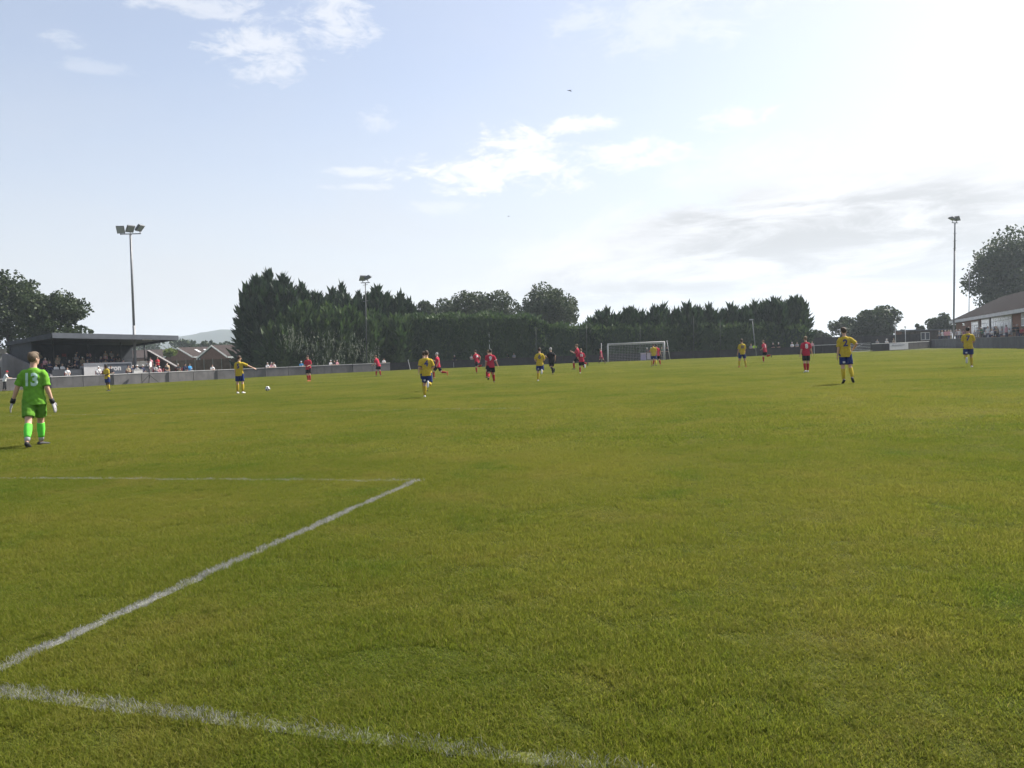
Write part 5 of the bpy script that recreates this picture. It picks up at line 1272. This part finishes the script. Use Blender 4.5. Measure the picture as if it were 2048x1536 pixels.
# ------------------------------------------------------------------ small things
def football():
    c = G(535.5, 782); t = empty('football', c, 0, 'black and white football on the grass beside the yellow five', 'ball')
    rad = .125
    bm = bmesh.new(); bmesh.ops.create_icosphere(bm, subdivisions=4, radius=rad)
    ico = bmesh.new(); bmesh.ops.create_icosphere(ico, subdivisions=1, radius=1); pts = [v.co.normalized() for v in ico.verts]; ico.free()
    me = bpy.data.meshes.new('casing'); bm.to_mesh(me); bm.free(); me.shade_smooth()
    link('casing', me, M['white'], t, (0, 0, rad))
    for p in pts:
        x = p.orthogonal().normalized(); y = p.cross(x); mb = MB()
        for a, b in ((.0, 1.0),):
            ring = [(p * (rad * 1.03) + (x * math.cos(k * 1.2566) + y * math.sin(k * 1.2566)) * rad * .50) for k in range(5)]
            ring = [q.normalized() * rad * 1.035 for q in ring]
            cen = p * rad * 1.05
            mb.add([cen] + ring, [(0, 1 + k, 1 + (k + 1) % 5) for k in range(5)])
        mb.build('panel', M['black'], t, loc=(0, 0, rad))
football()
def tripod():
    c = onground(289.5, 80.5); c = wallp(wall_s(289), -.9)
    t = empty('tripod_stand', c, 0, 'thin black tripod stand with a camera in front of the left wall', 'tripod'); H = zat(289.5, 722, c.y)
    MB().tube([UP * .5, UP * H], [.045, .035], 8).build('mast', M['black'], t)
    for k in range(3):
        a = R(90 + 120 * k + 30); MB().tube([UP * .85, V3(math.cos(a) * .95, math.sin(a) * .95, .02)], .03, 6).build('leg', M['black'], t)
    MB().box((0, 0, H + .1), (.24, .3, .22)).build('camera_body', M['black'], t); MB().box((.25, -.1, H - .35), (.02, .4, .55), (1, .2, .2)).build('screen_flap', M['rail_pale'], t)
tripod()
tag(MB().box(wallp(wall_s(277), .1, 1.25), (.9, .3, .3), SE, SB).box(wallp(wall_s(277), .1, 1.42), (.94, .34, .04), SE, SB).build('equipment_box', M['rail_pale']), 'small pale box on top of the left wall beside the floodlight mast', 'box')
tag(MB().prism([S(7.5, -3.4, 0), S(8.1, -3.4, 0), S(8.0, -3.4, .95), S(7.8, -3.4, 1.05), S(7.6, -3.4, .95)], SB * .25).build('bag', M['boot_white']), 'white bag standing behind the left wall by the stand', 'bag')
def bird(label, px, py, dist, span, m, roll=0.2, up=.35):
    t = empty('bird', P(px, py, dist), R(40), label, 'bird'); s = span / 2
    MB().loft([(V3(0, -.5 * s, 0), V3(.02 * s, 0, 0), V3(0, 0, .02 * s)), (V3(0, -.2 * s, 0), V3(.11 * s, 0, 0), V3(0, 0, .1 * s)), (V3(0, .15 * s, 0), V3(.13 * s, 0, 0), V3(0, 0, .11 * s)), (V3(0, .4 * s, .03 * s), V3(.07 * s, 0, 0), V3(0, 0, .07 * s)), (V3(0, .52 * s, .02 * s), V3(.015 * s, 0, 0), V3(0, 0, .015 * s))], 8).build('body', m, t, True)
    for k in (-1, 1):
        w = MB(); w.prism([V3(0, .15 * s, .05 * s), V3(k * .5 * s, .22 * s, up * s), V3(k * s, -.05 * s, up * s * .55), V3(k * .5 * s, -.1 * s, up * s * .9), V3(0, -.12 * s, .05 * s)], V3(0, 0, .02 * s)); w.build('wing', m, t)
    MB().prism([V3(0, -.42 * s, 0), V3(.1 * s, -.72 * s, 0), V3(-.1 * s, -.72 * s, 0)], V3(0, 0, .02 * s)).build('tail', m, t)
bird('dark bird flying high in the sky above the centre', 1139, 181, 160, 1.5, M['bird'], up=-.1)
bird('tiny dark bird lower in the sky left of the centre cloud', 1017, 433, 200, .95, M['bird'])
bird('white gull flying just above the yellow number seven', 1927, 651, 90, .62, M['gull'], up=.9)

# ------------------------------------------------------------------ blend bodies and clothes into single skins, then print the numbers
def blend():
    for o, v, it in QUEUE:
        md = o.modifiers.new('skin', 'REMESH'); md.mode = 'VOXEL'; md.voxel_size = v; md.use_smooth_shade = True
        ms = o.modifiers.new('soft', 'SMOOTH'); ms.factor = .5; ms.iterations = it
    dg = bpy.context.evaluated_depsgraph_get(); dg.update(); swap = {}
    for o, v, it in QUEUE:
        old = o.data; me = bpy.data.meshes.new_from_object(o.evaluated_get(dg)); swap[old] = me; me.name = old.name
    for o, v, it in QUEUE: o.modifiers.clear()
    for ob in COL.objects:
        if ob.type == 'MESH' and ob.data in swap:
            mats = [(s.link, s.material) for s in ob.material_slots]
            ob.data = swap[ob.data]
            if not ob.data.materials: ob.data.materials.append(None)
            for s, (l, m_) in zip(ob.material_slots, mats):
                s.link = l; s.material = m_
    for me in {o.data for o, v, it in QUEUE if o.name.split('.')[0] in ('shirt', 'shorts', 'jacket', 'trousers')}:
        k = len(me.vertices); co_ = np.empty(k * 3, np.float32); no_ = np.empty(k * 3, np.float32)
        me.vertices.foreach_get('co', co_); me.vertices.foreach_get('normal', no_); c = co_.reshape(-1, 3); q = no_.reshape(-1, 3)
        ph = float(c[:, 0].sum()) % 6.28
        d = .0035 * np.sin(c[:, 2] * 46 + 9 * c[:, 0] + 2.2 * np.sin(c[:, 0] * 21 + ph) + ph) * np.sin(c[:, 0] * 13 + c[:, 1] * 17 + ph) + .0025 * np.sin(c[:, 0] * 37 + 3 * np.sin(c[:, 2] * 19 + ph)) * np.sin(c[:, 2] * 23 + c[:, 1] * 20)
        me.vertices.foreach_set('co', (c + q * d[:, None]).astype(np.float32).ravel()); me.update()
    for sh, J, num, m_ in NUMJOBS:
        me = sh.data; T = J['T']
        bv = BVHTree.FromPolygons([v.co for v in me.vertices], [p.vertices for p in me.polygons])
        v, f = TXT[num]; h = .24 if len(num) == 1 else (.25 if num == '13' else .21); vs = []
        for x, y in v:
            xx = x * h * (.95 if len(num) == 1 else .80)
            o = T @ V3(xx, -.6, .335 + y * h); d = T @ V3(0, 1, 0)
            hit = bv.ray_cast(o, d)
            vs.append((hit[0] - d * .009) if hit[0] is not None else T @ V3(xx, -.13, .335 + y * h))
        link('number', MB().add(vs, f).mesh('number', fix=False), m_, sh)
blend()
